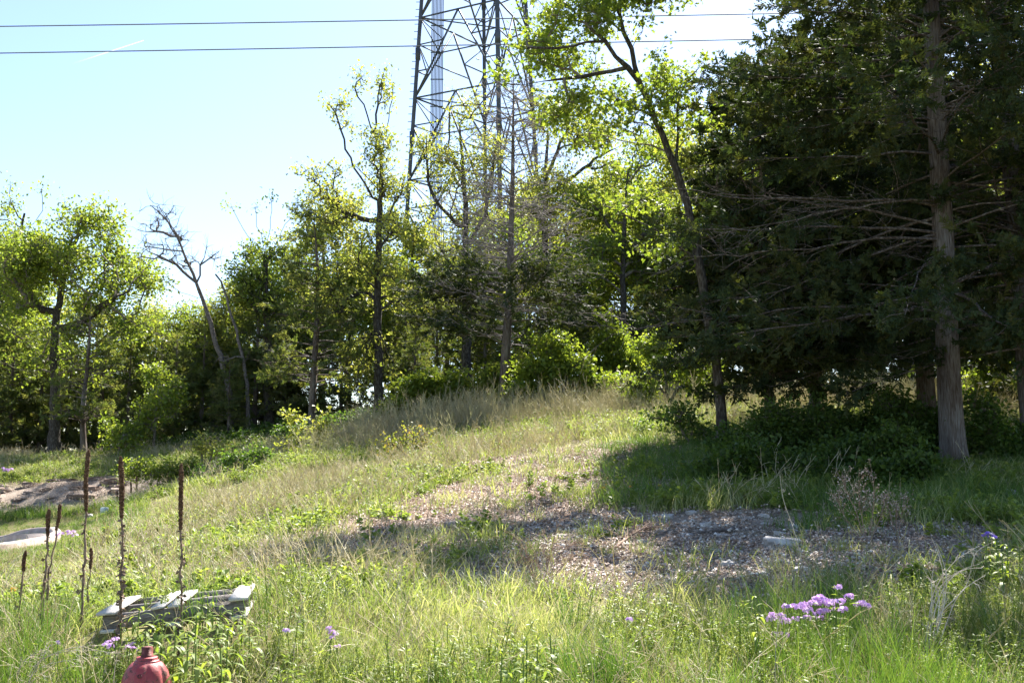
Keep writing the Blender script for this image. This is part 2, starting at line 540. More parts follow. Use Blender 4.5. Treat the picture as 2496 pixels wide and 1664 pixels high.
M['plank_shaded'] = solid_mat('plank_shaded', [(.3, (.11, .095, .09)), (.5, (.19, .17, .16)), (.7, (.28, .255, .245))], 12, 6, .85, .2, (1.5, 9, 9), .35, None, True)  # planks wood darkened: the shade on the stringers is put into the colour
M['rock'] = solid_mat('rock', [(.3, (.26, .23, .21)), (.5, (.42, .39, .36)), (.7, (.58, .55, .52))], 9, 6, .9, .2, None, .5)
M['bankrock'] = solid_mat('bankrock', [(.3, (.14, .10, .08)), (.5, (.27, .205, .17)), (.7, (.44, .36, .31))], 5, 6, .95, .1, (1, 1, 4), .6, None, False, 0, .35)
M['gravel'] = solid_mat('gravel', [(.2, (.22, .18, .15)), (.5, (.36, .31, .27)), (.78, (.70, .66, .61))], 9, 4, .9, .2, None, 0, None, False, 0, .7)
M['steel'] = solid_mat('steel', [(.3, (.05, .056, .068)), (.7, (.09, .10, .12))], 1.5, 3, .6, .3)
M['steel_pale'] = solid_mat('steel_pale', [(.3, (.20, .215, .25)), (.7, (.30, .32, .36))], 1.5, 3, .55, .4)
M['wire'] = solid_mat('wire', [(.3, (.10, .11, .13)), (.7, (.16, .17, .19))], 1.5, 2, .6, .3)
M['concrete'] = solid_mat('concrete', [(.3, (.34, .31, .275)), (.5, (.43, .40, .36)), (.7, (.50, .47, .43))], 2.5, 6, .9, .2, None, .15, 30)
M['kerb_concrete'] = solid_mat('kerb_concrete', [(.3, (.28, .215, .18)), (.5, (.37, .30, .26)), (.7, (.46, .39, .35))], 2.5, 6, .9, .2, None, .2, 30)
M['pedestal'] = solid_mat('pedestal', [(.3, (.30, .40, .37)), (.7, (.38, .48, .45))], 5, 4, .5, .4)
M['pedestal_cap'] = solid_mat('pedestal_cap', [(.3, (.52, .60, .57)), (.7, (.62, .68, .66))], 5, 4, .5, .4)

def hydrant_mat():
    m, nt, out = new_mat('hydrant_paint')
    n1 = noise_tex(nt, 9, 6, obj=True, rough=.6)
    n2 = noise_tex(nt, 38, 5, obj=True, rough=.65)
    red = ramp(nt, n1, [(.3, (.22, .018, .02)), (.5, (.32, .04, .045)), (.74, (.46, .13, .135))])
    rust = ramp(nt, n2, [(.3, (.05, .02, .014)), (.7, (.13, .05, .03))])
    w = ramp(nt, mixf(nt, n1, n2, .62), [(.545, (0, 0, 0)), (.60, (1, 1, 1))])
    mx = nt.nodes.new('ShaderNodeMix')
    mx.data_type = 'RGBA'
    nt.links.new(w, mx.inputs[0])
    nt.links.new(red, mx.inputs[6])
    nt.links.new(rust, mx.inputs[7])
    pb = N(nt, 'ShaderNodeBsdfPrincipled', Roughness=.5)
    nt.links.new(mx.outputs[2], pb.inputs['Base Color'])
    bp = nt.nodes.new('ShaderNodeBump')
    bp.inputs['Strength'].default_value = .25
    bp.inputs['Distance'].default_value = .01
    nt.links.new(n2, bp.inputs['Height'])
    nt.links.new(bp.outputs[0], pb.inputs['Normal'])
    nt.links.new(pb.outputs[0], out.inputs['Surface'])
    return m
M['hydrant'] = hydrant_mat()
M['hydrant_nut'] = solid_mat('hydrant_nut', [(.3, (.06, .02, .016)), (.55, (.15, .04, .036)), (.75, (.28, .09, .08))], 30, 5, .65, .3, None, .3, None, True)

def ground_mat():
    m, nt, out = new_mat('ground_soil')
    fine = noise_tex(nt, 22, 6, rough=.65)
    mid = noise_tex(nt, 3.0, 5)
    mx = mixf(nt, fine, mid, .4)
    soil = ramp(nt, mx, [(.3, (.10, .085, .045)), (.5, (.19, .17, .075)), (.68, (.24, .25, .09))])
    chip = ramp(nt, mx, [(.3, (.30, .215, .165)), (.5, (.46, .35, .28)), (.7, (.60, .49, .41))])
    grav = ramp(nt, mx, [(.3, (.15, .115, .085)), (.5, (.27, .215, .17)), (.7, (.42, .36, .30))])
    def mixc(f, a, b):
        x = nt.nodes.new('ShaderNodeMix')
        x.data_type = 'RGBA'
        nt.links.new(f, x.inputs[0])
        nt.links.new(a, x.inputs[6])
        nt.links.new(b, x.inputs[7])
        return x.outputs[2]
    c = mixc(attr(nt, 'chip'), soil, chip)
    c = mixc(attr(nt, 'grav'), c, grav)
    pb = N(nt, 'ShaderNodeBsdfPrincipled', Roughness=.95)
    pb.inputs['Specular IOR Level'].default_value = .1
    nt.links.new(c, pb.inputs['Base Color'])
    bp = nt.nodes.new('ShaderNodeBump')
    bp.inputs['Strength'].default_value = .7
    bp.inputs['Distance'].default_value = .03
    nt.links.new(fine, bp.inputs['Height'])
    nt.links.new(bp.outputs[0], pb.inputs['Normal'])
    nt.links.new(pb.outputs[0], out.inputs['Surface'])
    return m
M['ground'] = ground_mat()

# ------------------------------------------------------------------ ground sheet, street, kerb
def axis_steps(near, far, s0, grow):
    out = [0.0]
    s = s0
    while out[-1] < far:
        if out[-1] > near:
            s *= grow
        out.append(out[-1] + s)
    return np.array(out)
_xs = axis_steps(6, 1500, .13, 1.045)
gx = np.r_[-_xs[::-1], _xs[1:]]
_ya = axis_steps(13, 1600, .11, 1.028)
gy = np.r_[4 - axis_steps(1, 300, .4, 1.12)[::-1], 4 + _ya[1:]]
GX, GY = np.meshgrid(gx, gy)
GZ = H(GX, GY)
gmb = MB()
_nx, _ny = len(gx), len(gy)
_i, _j = np.meshgrid(np.arange(_ny - 1), np.arange(_nx - 1), indexing='ij')
gmb.add(np.stack([GX, GY, GZ], -1).reshape(-1, 3), np.stack([_i * _nx + _j, _i * _nx + _j + 1, (_i + 1) * _nx + _j + 1, (_i + 1) * _nx + _j], -1).reshape(-1, 4))
gme = gmb.mesh('ground', M['ground'], True)
for _nm, _segs in (('chip', PATH), ('grav', GRAV + BANK)):
    _a = gme.attributes.new(_nm, 'FLOAT', 'POINT')
    _a.data.foreach_set('value', cover(GX, GY, _segs).astype(np.float32).ravel())
tag(link('ground', gme), kind='structure')

def street():
    far = [P(-700, 1297, 29), P(-300, 1302, 28), P(0, 1309, 26), P(70, 1313, 25.5), P(118, 1320, 24.6)]
    turn = [P(128, 1330, 23.2), P(100, 1344, 21.5), P(0, 1362, 19.8), P(-300, 1372, 18.5), P(-900, 1380, 17.5)]
    line = np.array(far + turn)[:, :2]
    t = np.linspace(0, len(line) - 1, 90)
    e = np.stack([np.interp(t, np.arange(len(line)), line[:, k]) for k in (0, 1)], -1)
    for _ in range(4):
        e[1:-1] = (e[:-2] + 2 * e[1:-1] + e[2:]) / 4
    d = norm(np.gradient(e, axis=0))
    nrm_ = np.c_[d[:, 1], -d[:, 0]]                      # towards the road
    cen = np.array([-11.2, 22.3])
    nrm_ *= np.sign(((cen - e) * nrm_).sum(1, keepdims=True) + 1e-9)
    zr = H(e[:, 0], e[:, 1])
    zr = np.convolve(np.pad(zr, 8, 'edge'), np.ones(17) / 17, 'valid') + .05
    rmb = MB()
    half = 45
    K = 24
    a, b = e[:half], e[::-1][:half]
    za, zb = zr[:half], zr[::-1][:half]
    s = np.linspace(0, 1, K)[None, :, None]
    g = a[:, None] * (1 - s) + b[:, None] * s
    zz = za[:, None] * (1 - s[..., 0]) + zb[:, None] * s[..., 0]
    hh = H(g[..., 0], g[..., 1])
    zz = np.maximum(zz, hh + .02)
    i, j = np.meshgrid(np.arange(half - 1), np.arange(K - 1), indexing='ij')
    rmb.add(np.concatenate([g, zz[..., None]], -1).reshape(-1, 3), np.stack([i * K + j, i * K + j + 1, (i + 1) * K + j + 1, (i + 1) * K + j], -1).reshape(-1, 4))
    tag(rmb.build('road', M['concrete'], smooth_=True), kind='structure')
    kmb = MB()
    prof = [(-.17, -.35), (-.17, .14), (-.14, .16), (-.03, .16), (.0, .13), (.04, .03), (.45, .012), (.45, -.2)]
    V = np.array([[[*(p + nn * u), z + w] for u, w in prof] for p, nn, z in zip(e, nrm_, zr)])
    k = len(prof)
    i, j = np.meshgrid(np.arange(len(e) - 1), np.arange(k - 1), indexing='ij')
    kmb.add(V.reshape(-1, 3), np.stack([i * k + j, i * k + j + 1, (i + 1) * k + j + 1, (i + 1) * k + j], -1).reshape(-1, 4))
    tag(kmb.build('kerb', M['kerb_concrete']), kind='structure')
street()

# ------------------------------------------------------------------ lattice tower
def tower():
    base_z = 3.2
    Z = lambda p, q, z: p + (q - p) * ((z - p[2]) / (q[2] - p[2]))
    legs = {'L': (P(1028, 0, 62), P(1000, 402, 62)), 'N': (P(1212, 0, 59.5), P(1218, 440, 59.2)),
            'R': (P(1281, 0, 64), P(1306, 383, 64.4)), 'F': (P(1179, 0, 66.5), P(1183, 440, 66.8))}
    root = thing('lattice_tower', 'tall dark steel lattice tower standing behind the trees', 'tower', (*((legs['L'][1] + legs['R'][1]) / 2)[:2], base_z))
    o0 = np.array(root.location)
    at = lambda k, z: Z(*legs[k], z) - o0
    top = 42.0
    wid = {'L': .21, 'N': .25, 'R': .21, 'F': .21}
    for k in legs:
        mb = MB()
        bar(mb, at(k, base_z - 1), at(k, top), wid[k])
        z = base_z + 2.5
        while z < top:                                            # splice plates up the leg
            a = at(k, z)
            bar(mb, a + [0, 0, -.35], a + [0, 0, .35], wid[k] + .07)
            z += 5.0
        mb.build('leg', M['steel'], root)
    levels = [base_z + .4, 8.4, 13.3, 18.2, 23.06, 27.9, 32.7, 37.4, 41.8]
    def brace(a, b, w):
        mb = MB()
        bar(mb, a, b, w)
        mb.build('brace', M['steel'], root)
    for (p, q) in (('L', 'N'), ('N', 'R'), ('R', 'F'), ('F', 'L')):
        for z0, z1 in zip(levels[:-1], levels[1:]):
            a0, b0, a1, b1 = at(p, z0), at(q, z0), at(p, z1), at(q, z1)
            m1, mm = (a1 + b1) / 2, (a0 + b0) / 2
            brace(a1, b1, .075)
            brace(m1, a0, .085)
            brace(m1, b0, .085)
            for s in (.33, .66):                                  # redundant members between the main diagonal and the leg
                for (l0, l1) in ((a0, a1), (b0, b1)):
                    dpt = l0 + (m1 - l0) * s
                    lpt = l0 + (l1 - l0) * s
                    brace(dpt, lpt, .06)
                    brace(dpt, l0 + (l1 - l0) * min(1, s + .33), .05)
            brace(a0 + (m1 - a0) * .5, b0 + (m1 - b0) * .5, .06)
    for z in levels[1:]:                                          # plan bracing
        brace(at('L', z), at('R', z), .06)
        brace(at('N', z), at('F', z), .06)
    x0, x1 = P(1052, 120, 61.2), P(1079, 120, 61.2)
    cab = MB()
    for i in range(9):
        t = i / 8
        c = x0 + (x1 - x0) * t - o0
        mb = MB()
        tube(mb, [[c[0] - .12 * (base_z - 20) / 20 * 0, c[1], base_z - 3.2], [c[0], c[1], 20], [c[0] + .05, c[1], top - base_z]], .028, 6)
        mb.build('feeder_cable', M['steel'], root)
    for z in np.arange(1.5, top - base_z, 1.6):
        mb = MB()
        bar(mb, [x0[0] - o0[0] - .06, x0[1] - o0[1] + .04, z], [x1[0] - o0[0] + .06, x1[1] - o0[1] + .04, z], .05)
        mb.build('cable_rung', M['steel'], root)
    # climbing pegs on the left leg
    mb = MB()
    for z in np.arange(5, top, .45):
        a = at('L', z)
        bar(mb, a + [-.12, 0, 0], a + [-.32, 0, 0], .03)
    tag(mb.build('climbing_peg', M['steel'], root), kind='stuff')
tower()

def power_line(a, b, label):
    a, b = P(*a, 30), P(*b, 30)
    d = b - a
    t = np.linspace(-2.6, 2.9, 160)
    pts = a + d * t[:, None]
    pts[:, 2] += .012 * (t - .5) ** 2 * 4 - .012
    mb = MB()
    tube(mb, pts, .016, 6)
    tag(mb.build('power_line', M['wire'], smooth_=True), label, 'power line', 'power lines crossing the sky')
power_line((0, 65), (1660, 38), 'upper of the two thin grey wires crossing the sky')
power_line((0, 130), (1660, 100), 'lower of the two thin grey wires crossing the sky')

def contrail():
    m, nt, out = new_mat('ice_trail')
    d = N(nt, 'ShaderNodeBsdfDiffuse')
    d.inputs['Color'].default_value = (.9, .9, .9, 1)
    tl = N(nt, 'ShaderNodeBsdfTranslucent')
    tl.inputs['Color'].default_value = (.9, .9, .9, 1)
    ad = nt.nodes.new('ShaderNodeMixShader')
    nt.links.new(d.outputs[0], ad.inputs[1])
    nt.links.new(tl.outputs[0], ad.inputs[2])
    tp = N(nt, 'ShaderNodeBsdfTransparent')
    mx = nt.nodes.new('ShaderNodeMixShader')
    w = ramp(nt, attr(nt), [(0, (0, 0, 0)), (1, (.55, .55, .55))])
    nt.links.new(w, mx.inputs[0])
    nt.links.new(tp.outputs[0], mx.inputs[1])
    nt.links.new(ad.outputs[0], mx.inputs[2])
    nt.links.new(mx.outputs[0], out.inputs['Surface'])
    a, b = P(170, 158, 6000), P(350, 99, 6000)
    mb = MB()
    t = np.linspace(0, 1, 24)
    pts = a + (b - a) * t[:, None]
    tube(mb, pts, 2.0 + 3.5 * (1 - t), 8, rnd=np.repeat(t ** 1.5 * .8, 8))
    tag(mb.build('contrail', m, smooth_=True), 'faint white vapour trail in the sky at upper left', 'contrail', kind='thing')
contrail()

# ------------------------------------------------------------------ trees
def resample(pts, step):
    pts = np.asarray(pts, float)
    s = np.r_[0, np.cumsum(np.linalg.norm(np.diff(pts, axis=0), axis=1))]
    n = max(3, int(s[-1] / step) + 1)
    t = np.linspace(0, s[-1], n)
    # smooth by Catmull-like cubic through numpy: interpolate then relax
    q = np.stack([np.interp(t, s, pts[:, k]) for k in range(3)], -1)
    for _ in range(3):
        q[1:-1] = (q[:-2] + 2 * q[1:-1] + q[2:]) / 4
    return q

def bark_tube(mb, pts, rad, k, rng, flare=0.0):
    rad = np.asarray(rad, float).copy()
    tube(mb, pts, rad, k, lump=.05 if k >= 8 else 0, rng=rng)

class Woody:
    """a branching skeleton: guided trunk and limbs, then a branch to every leaf cluster"""
    def __init__(self, seed):
        self.rng = np.random.RandomState(seed)
        self.pos, self.par, self.cnt, self.dir = [], [], [], []
        self.paths = []                 # (node index list, kind)
        self.tips = []
    def path(self, pts, parent, kind, wob=0.0):
        idx = [] if parent is None else [parent]
        for i, p in enumerate(pts):
            self.pos.append(np.asarray(p, float))
            self.par.append(idx[-1] if idx else -1)
            idx.append(len(self.pos) - 1)
        self.paths.append((idx, kind))
        return idx
    def nearest(self, c, upw=1.2, lo=0.0):
        Pn = np.array(self.pos)
        d = c - Pn
        L = np.linalg.norm(d, axis=1)
        cost = L + upw * np.maximum(0, .25 * L - d[:, 2]) + 100 * (Pn[:, 2] < lo)
        return int(np.argmin(cost)), L
    def reach(self, c, kind='branch', upw=1.2, lo=0.0, arch=.15, step=.35, wob=.06):
        i, L = self.nearest(c, upw, lo)
        a = self.pos[i]
        p = self.par[i]
        t0 = norm(a - self.pos[p]) if p >= 0 else np.array([0, 0, 1.])
        L = np.linalg.norm(c - a)
        ctrl = (a + c) / 2 + (t0 * .22 + np.array([0, 0, arch])) * L + self.rng.randn(3) * wob * L
        n = max(2, int(L / step) + 1)
        t = np.linspace(0, 1, n + 1)[1:, None]
        q = (1 - t) ** 2 * a + 2 * t * (1 - t) * ctrl + t ** 2 * c
        q[:-1] += self.rng.randn(len(q) - 1, 3) * wob * .35 * min(L, 1.5)
        idx = self.path(q, i, kind)
        self.tips.append(idx[-1])
        return idx
    def radii(self, tip=.012, power=.5, maxr=9):
        n = len(self.pos)
        cnt = np.zeros(n)
        for t in self.tips:
            cnt[t] += 1
        for i in range(n - 1, -1, -1):
            if self.par[i] >= 0:
                cnt[self.par[i]] += cnt[i]
        return np.minimum(maxr, tip * np.maximum(cnt, .6) ** power)

def sample_blobs(rng, blobs, n, shell=.35):
    w = np.array([b[1][0] * b[1][1] * b[1][2] * (b[2] if len(b) > 2 else 1) for b in blobs]) ** .8
    k = rng.choice(len(blobs), n, p=w / w.sum())
    u = norm(rng.randn(n, 3))
    r = rng.rand(n) ** shell
    C = np.array([b[0] for b in blobs])[k]
    R = np.array([b[1] for b in blobs])[k]
    return C + u * r[:, None] * R

def leaves_at(mb, rng, centres, per, spread, size, shape=LEAF2, up=.5, droop=.0, mi=0):
    n = len(centres) * per
    base = np.repeat(centres, per, 0)
    off = rng.randn(n, 3) * spread * np.array([1, 1, .75])
    ax = norm(rng.randn(n, 3) + off / max(spread, 1e-3) * .5 + np.array([0, 0, -droop]))
    nr = rng.randn(n, 3) + np.array([0, 0, up * 2])
    crnd = np.repeat(rng.rand(len(centres)), per)
    rnd = np.clip(crnd * .5 + rng.rand(n) * .5, 0, 1)
    replicate(mb, shape[0], shape[1], base + off, rotmats(ax, nr), size * rng.uniform(.4, 1.3, n), rnd, mi)

def ragged(blobs, seed):
    r = np.random.RandomState(seed + 500)
    out = []
    for b in blobs:
        R3 = np.asarray(b[1], float)
        for k in range(4):
            u = norm(r.randn(3)) * r.uniform(.45, .85)
            out.append((np.asarray(b[0]) + u * R3, tuple(R3 * r.uniform(.42, .68)), b[2] if len(b) > 2 else 1))
    return out
def deciduous(name, label, cat, base, trunk, trunk_r, limbs, blobs, ncl, twigs=4, per=7, spread=.16, leaf=.12, leafmat='oak_leaf', barkmat='oak_bark',
              seed=1, shape=LEAF2, clus=.45, tip=.011, group=None, lo=.25, arch=.12, bare=0.0, droop=.1, power=.5, wob=.08, leaf2=None, upw=1.2, split=True, rag=True):
    """all coordinates are metres relative to the base"""
    W = Woody(seed)
    rng = W.rng
    root = thing(name, label, cat, base, group)
    tp = resample(trunk, .35)
    tp[1:-1] += rng.randn(len(tp) - 2, 3) * .018
    W.path(tp, None, 'trunk')
    for lb in limbs:
        lb = np.asarray(lb, float)
        i, _ = W.nearest(lb[0], 0)
        q = resample(np.vstack([W.pos[i], lb]), .35)[1:]
        q[:-1] += rng.randn(len(q) - 1, 3) * .03
        ix = W.path(q, i, 'limb')
        W.tips.append(ix[-1])
    C = sample_blobs(rng, ragged(blobs, seed) if rag else blobs, ncl)
    tz = np.array(W.pos)
    dmin = np.array([np.min(np.linalg.norm(tz - c, axis=1)) for c in C])
    zlo = lo * max(p[2] for p in W.pos)
    for c in C[np.argsort(dmin)]:
        W.reach(c, 'branch', upw, zlo, arch, .4, wob)
    R = W.radii(tip, power)
    # trunk from its own radii
    tr = np.interp(np.linspace(0, 1, len(tp)), np.linspace(0, 1, len(trunk_r)), trunk_r)
    flare = 1 + .55 * np.exp(-np.linspace(0, 1, len(tp)) * np.linalg.norm(tp[-1] - tp[0]) / .35)
    tmb = MB()
    pts = tp.copy()
    pts = np.vstack([tp[0] - [0, 0, .4], tp])
    bark_tube(tmb, pts, np.r_[tr[0] * 1.5, tr * flare], 10 if trunk_r[0] > .09 else 7, rng)
    tmb.build('trunk', M[barkmat], root, True)
    wood = MB()
    pos = np.array(W.pos)
    rtr = np.full(len(pos), 9.0)
    rtr[:len(tp)] = tr
    for idx, kind in W.paths[1:]:
        r = np.minimum(R[idx], rtr[idx] * .7 if idx[0] < len(tp) else 9)
        r[0] = min(R[idx[1]] * 1.15, rtr[idx[0]] * .8)
        if kind == 'limb' and split:
            mb = MB()
            tube(mb, pos[idx], r, 7)
            mb.build('limb', M[barkmat], root, True)
        else:
            tube(wood, pos[idx], r, 4 if r[0] < .02 else 5)
    # twigs and leaves
    tips = pos[[t for t in W.tips]]
    nt_ = len(tips) * twigs
    tb = np.repeat(tips, twigs, 0)
    te = tb + norm(rng.randn(nt_, 3) + [0, 0, .25]) * clus * rng.uniform(.35, 1.15, (nt_, 1))
    tm = (tb + te) / 2 + rng.randn(nt_, 3) * .07 * clus
    # twigs as thin three-sided tubes, all at once
    a = np.arange(3) * 2 * np.pi / 3
    for A, B, ra, rb in ((tb, tm, tip * .7, tip * .5), (tm, te, tip * .5, tip * .18)):
        U, Wv = frames(norm(B - A))
        ring = lambda Q, r: Q[:, None] + r * (np.cos(a)[None, :, None] * U[:, None] + np.sin(a)[None, :, None] * Wv[:, None])
        V = np.concatenate([ring(A, ra), ring(B, rb)], 1)
        ff = np.array([[0, 1, 4, 3], [1, 2, 5, 4], [2, 0, 3, 5]])
        wood.add(V.reshape(-1, 3), (ff[None] + (np.arange(nt_) * 6)[:, None, None]).reshape(-1, 4))
    tag(wood.build('branchwork', M[barkmat if bare else 'twig' if barkmat != 'deadwood' else barkmat], root, True), kind='stuff')
    if per:
        keep = rng.rand(nt_) >= bare
        lm = MB()
        leaves_at(lm, rng, te[keep], per, spread, leaf, shape, .5, droop)
        if clus > .25:
            leaves_at(lm, rng, tm[keep], max(1, per // 3), spread, leaf, shape, .5, droop)
        lm.build('crown', M[leafmat], root)
    return root

def cedar(name, label, base, trunk, trunk_r, nbr, z0, z1, lenf, seed=1, group=None, elev=(5, 30), droop=.35, bare=.35, density=1.0, spray=SPRAY_FAR, ssize=.32,
          leafmat='cedar', barkmat='cedar_bark', subgap=.22, sublen=.55, per=8, dead=lambda t: 0.0, azw=None, extra=(), split=False, brr=.02, branchmat=None, cat='tree', minr=.0035):
    rng = np.random.RandomState(seed)
    root = thing(name, label, cat, base, group)
    tp = resample(trunk, .4)
    tr = np.interp(np.linspace(0, 1, len(tp)), np.linspace(0, 1, len(trunk_r)), trunk_r)
    tmb = MB()
    hz_ = tp[:, 2]
    fl = 1 + .22 * np.exp(-hz_ / .3)
    k = 28 if trunk_r[0] > .13 else 9
    tt = np.vstack([tp[0] - [0, 0, .4], tp])
    rr = np.r_[tr[0] * 1.42, tr * fl]
    # fluted, stringy bole
    m = len(tt)
    T = norm(np.gradient(tt, axis=0))
    a = np.arange(k) * 2 * np.pi / k
    root_ = np.exp(-np.r_[0, hz_] / .5)[:, None]
    prof = 1 + (.07 + .10 * root_) * np.cos(a * 3 + 1)[None] + (.06 + .08 * root_) * np.cos(a * 5 + rng.rand() * 6)[None] + .035 * rng.randn(1, k) + .015 * rng.randn(m, k)
    U = norm(np.cross(T, np.repeat([[0, 1., 0]], m, 0)))
    Wv = np.cross(T, U)
    V = tt[:, None] + (rr[:, None] * prof)[..., None] * (np.cos(a)[None, :, None] * U[:, None] + np.sin(a)[None, :, None] * Wv[:, None])
    i, j = np.meshgrid(np.arange(m - 1), np.arange(k), indexing='ij')
    j2 = (j + 1) % k
    tmb.add(V.reshape(-1, 3), np.stack([i * k + j, i * k + j2, (i + 1) * k + j2, (i + 1) * k + j], -1).reshape(-1, 4))
    tmb.build('trunk', M[barkmat], root, True)
    wood, S, D, RND = MB(), [], [], []
    ztop = tp[-1, 2]
    zs = np.sort(rng.uniform(z0, z1, nbr) if True else 0)
    specs = []
    for n, z in enumerate(zs):
        t = (z - z0) / max(1e-6, z1 - z0)
        az = rng.rand() * 2 * np.pi if azw is None else azw(rng)
        L = lenf(t) * rng.uniform(.65, 1.1)
        specs.append((z, az, L, math.radians(rng.uniform(*elev)), dead(t)))
    specs += list(extra)
    for (z, az, L, el, dd) in specs:
        x = np.array([np.interp(z, hz_, tp[:, q]) for q in (0, 1)])
        p0 = np.array([x[0], x[1], z])
        d = np.array([math.cos(az) * math.cos(el), math.sin(az) * math.cos(el), math.sin(el)])
        n = max(4, int(L / .3))
        s = np.linspace(0, 1, n + 1)
        q = p0 + d * (s * L)[:, None]
        q[:, 2] -= droop * L * s ** 2 * (1 - .5 * s)
        w = np.cumsum(rng.randn(n + 1, 3) * .045 * math.sqrt(L / n), 0)
        q += (w - w[0]) * np.minimum(1, s * 3)[:, None]
        r0 = brr * (L ** .6) * rng.uniform(.8, 1.2)
        tgt = wood
        if split:
            tgt = MB()
        tube(tgt, q, r0 * (1 - .85 * s), 6 if split else 4)
        isdead = rng.rand() < dd
        # branchlets
        cum = np.arange(L * (.15 if isdead else bare) + rng.rand() * subgap, L, subgap)
        for u in cum:
            f = u / L
            pb_ = np.array([np.interp(f, s, q[:, c]) for c in range(3)])
            i0 = min(n - 1, int(f * n))
            tg = norm(q[i0 + 1] - q[i0])
            side = norm(np.cross(tg, [0, 0, 1]))
            sg = 1 if rng.rand() < .5 else -1
            bd = norm(tg * rng.uniform(.4, 1) + side * sg * rng.uniform(.4, 1) + np.array([0, 0, rng.uniform(-.45, .45)]))
            l2 = sublen * rng.uniform(.5, 1.2) * (1.15 - .5 * f) * (L ** .3)
            e = pb_ + bd * l2 + np.array([0, 0, rng.uniform(-.12, .08) * l2])
            md = (pb_ + e) / 2 + rng.randn(3) * .06 * l2
            tube(tgt, [pb_, md, e], [max(minr * 1.15, r0 * .32 * (1 - .5 * f)), max(minr, r0 * .22), minr * .6], 3)
            if isdead:
                for _ in range(3):
                    g = pb_ + (e - pb_) * rng.uniform(.4, .95)
                    h = g + norm(bd + rng.randn(3) * .7) * l2 * .5
                    tube(tgt, [g, (g + h) / 2 + rng.randn(3) * .02, h], [max(minr, r0 * .15), minr * .85, minr * .4], 3)
                continue
            m_ = max(1, int(per * density * l2 / sublen))
            ts = rng.rand(m_) ** .7
            S.append(pb_ + (e - pb_) * ts[:, None] + rng.randn(m_, 3) * .09 * l2)
            D.append(bd + rng.randn(m_, 3) * .65 + [0, 0, .15])
            RND.append(np.clip(rng.rand() * .5 + rng.rand(m_) * .5, 0, 1))
        if split:
            tgt.build('branch', M[branchmat or barkmat], root, True)
    if wood.n:
        tag(wood.build('branchwork', M[branchmat or barkmat], root, True), kind='stuff')
    if S:
        S, D, RND = np.concatenate(S), np.concatenate(D), np.concatenate(RND)
        lm = MB()
        replicate(lm, spray[0], spray[1], S, rotmats(D, rng.randn(len(S), 3) + [0, 0, .6]), ssize * rng.uniform(.6, 1.25, len(S)), RND)
        lm.build('crown', M[leafmat], root)
    return root

def pxs(base, Y, pts, dy=None):
    """polyline of pixels at depth Y (metres), relative to a base point"""
    return [P(x, y, Y + (dy[i] if dy else 0)) - base for i, (x, y) in enumerate(pts)]

def blob(base, Y, px, py, rx, ry, depth=None, wgt=1.0):
    c = P(px, py, Y) - base
    k = Y / F_PX
    return (c, (rx * k, depth if depth else (rx + ry) / 2 * k, ry * k), wgt)

def foot(px, py, Y):
    p = P(px, py, Y)
    return np.array([p[0], p[1], hz(p[0], p[1])])

# ---- left oaks
Y = 47.0
b = foot(132, 1112, Y)
deciduous('oak_tree', 'broad rounded green oak, its limb reaching right, at the left end of the wood', 'tree', b,
          [np.zeros(3)] + pxs(b, Y, [(135, 950), (132, 820), (150, 700), (175, 600), (215, 530)]), [.26, .21, .17, .12, .05],
          [pxs(b, Y, [(180, 800), (260, 740), (330, 700), (395, 680)], [0, -1, -2, -3]), pxs(b, Y, [(100, 760), (60, 690), (20, 640)], [0, 1, 2])],
          [blob(b, Y, 190, 590, 130, 80, 3), blob(b, Y, 120, 690, 130, 100, 3.5), blob(b, Y, 260, 680, 110, 80, 3), blob(b, Y, 350, 690, 60, 45, 1.5),
           blob(b, Y, 60, 800, 110, 100, 3, .6), blob(b, Y, 230, 800, 110, 70, 3, .6), blob(b, Y, 300, 610, 40, 50, 1), blob(b, Y, 60, 620, 80, 70, 2.5), blob(b, Y, 330, 800, 70, 60, 2, .5), blob(b, Y, 160, 900, 120, 60, 2.5, .35)],
          480, 4, 9, .19, .165, 'oak_leaf', 'oak_bark', 11, clus=.55, tip=.014)
Y = 52.0
b = foot(-30, 1120, Y)
deciduous('oak_tree', 'tall green oak with bare twigs above, cut by the left edge of the picture', 'tree', b,
          [np.zeros(3)] + pxs(b, Y, [(-20, 900), (0, 740), (40, 600), (60, 520)]), [.26, .2, .15, .05],
          [pxs(b, Y, [(80, 560), (110, 500), (100, 462)]), pxs(b, Y, [(45, 540), (20, 490), (25, 455)])],
          [blob(b, Y, 10, 500, 45, 45, 2), blob(b, Y, 20, 620, 80, 100, 3), blob(b, Y, -60, 640, 120, 160, 3), blob(b, Y, 20, 780, 100, 120, 3), blob(b, Y, -80, 850, 120, 140, 3)],
          330, 4, 9, .2, .17, 'oak_leaf', 'oak_bark', 12, clus=.55, tip=.014)
Y = 44.0
b = foot(205, 1100, Y)
cedar('cedar_tree', 'thin dull brownish cedar in front of the broad oak on the left', b, [np.zeros(3)] + pxs(b, Y, [(200, 1000), (215, 880), (222, 740)]), [.11, .09, .06, .015],
      60, 1.2, 5.6, lambda t: 2.0 * (1 - t * .65), 21, leafmat='cedar_dull', ssize=.34, per=6, density=.75, dead=lambda t: .3, sublen=.5)
Y = 43.0
b = foot(375, 1085, Y)
deciduous('young_tree', 'small bright green young tree in front of the dark wood below the dead leaning tree', 'tree', b,
          [np.zeros(3)] + pxs(b, Y, [(378, 1020), (380, 950), (378, 910)]), [.05, .04, .02],
          [], [blob(b, Y, 372, 930, 35, 35), blob(b, Y, 395, 985, 52, 60), blob(b, Y, 350, 1010, 45, 40)], 70, 4, 7, .12, .15, 'bright_leaf', 'twig', 13, clus=.35)
Y = 42.0
b = foot(290, 1108, Y)
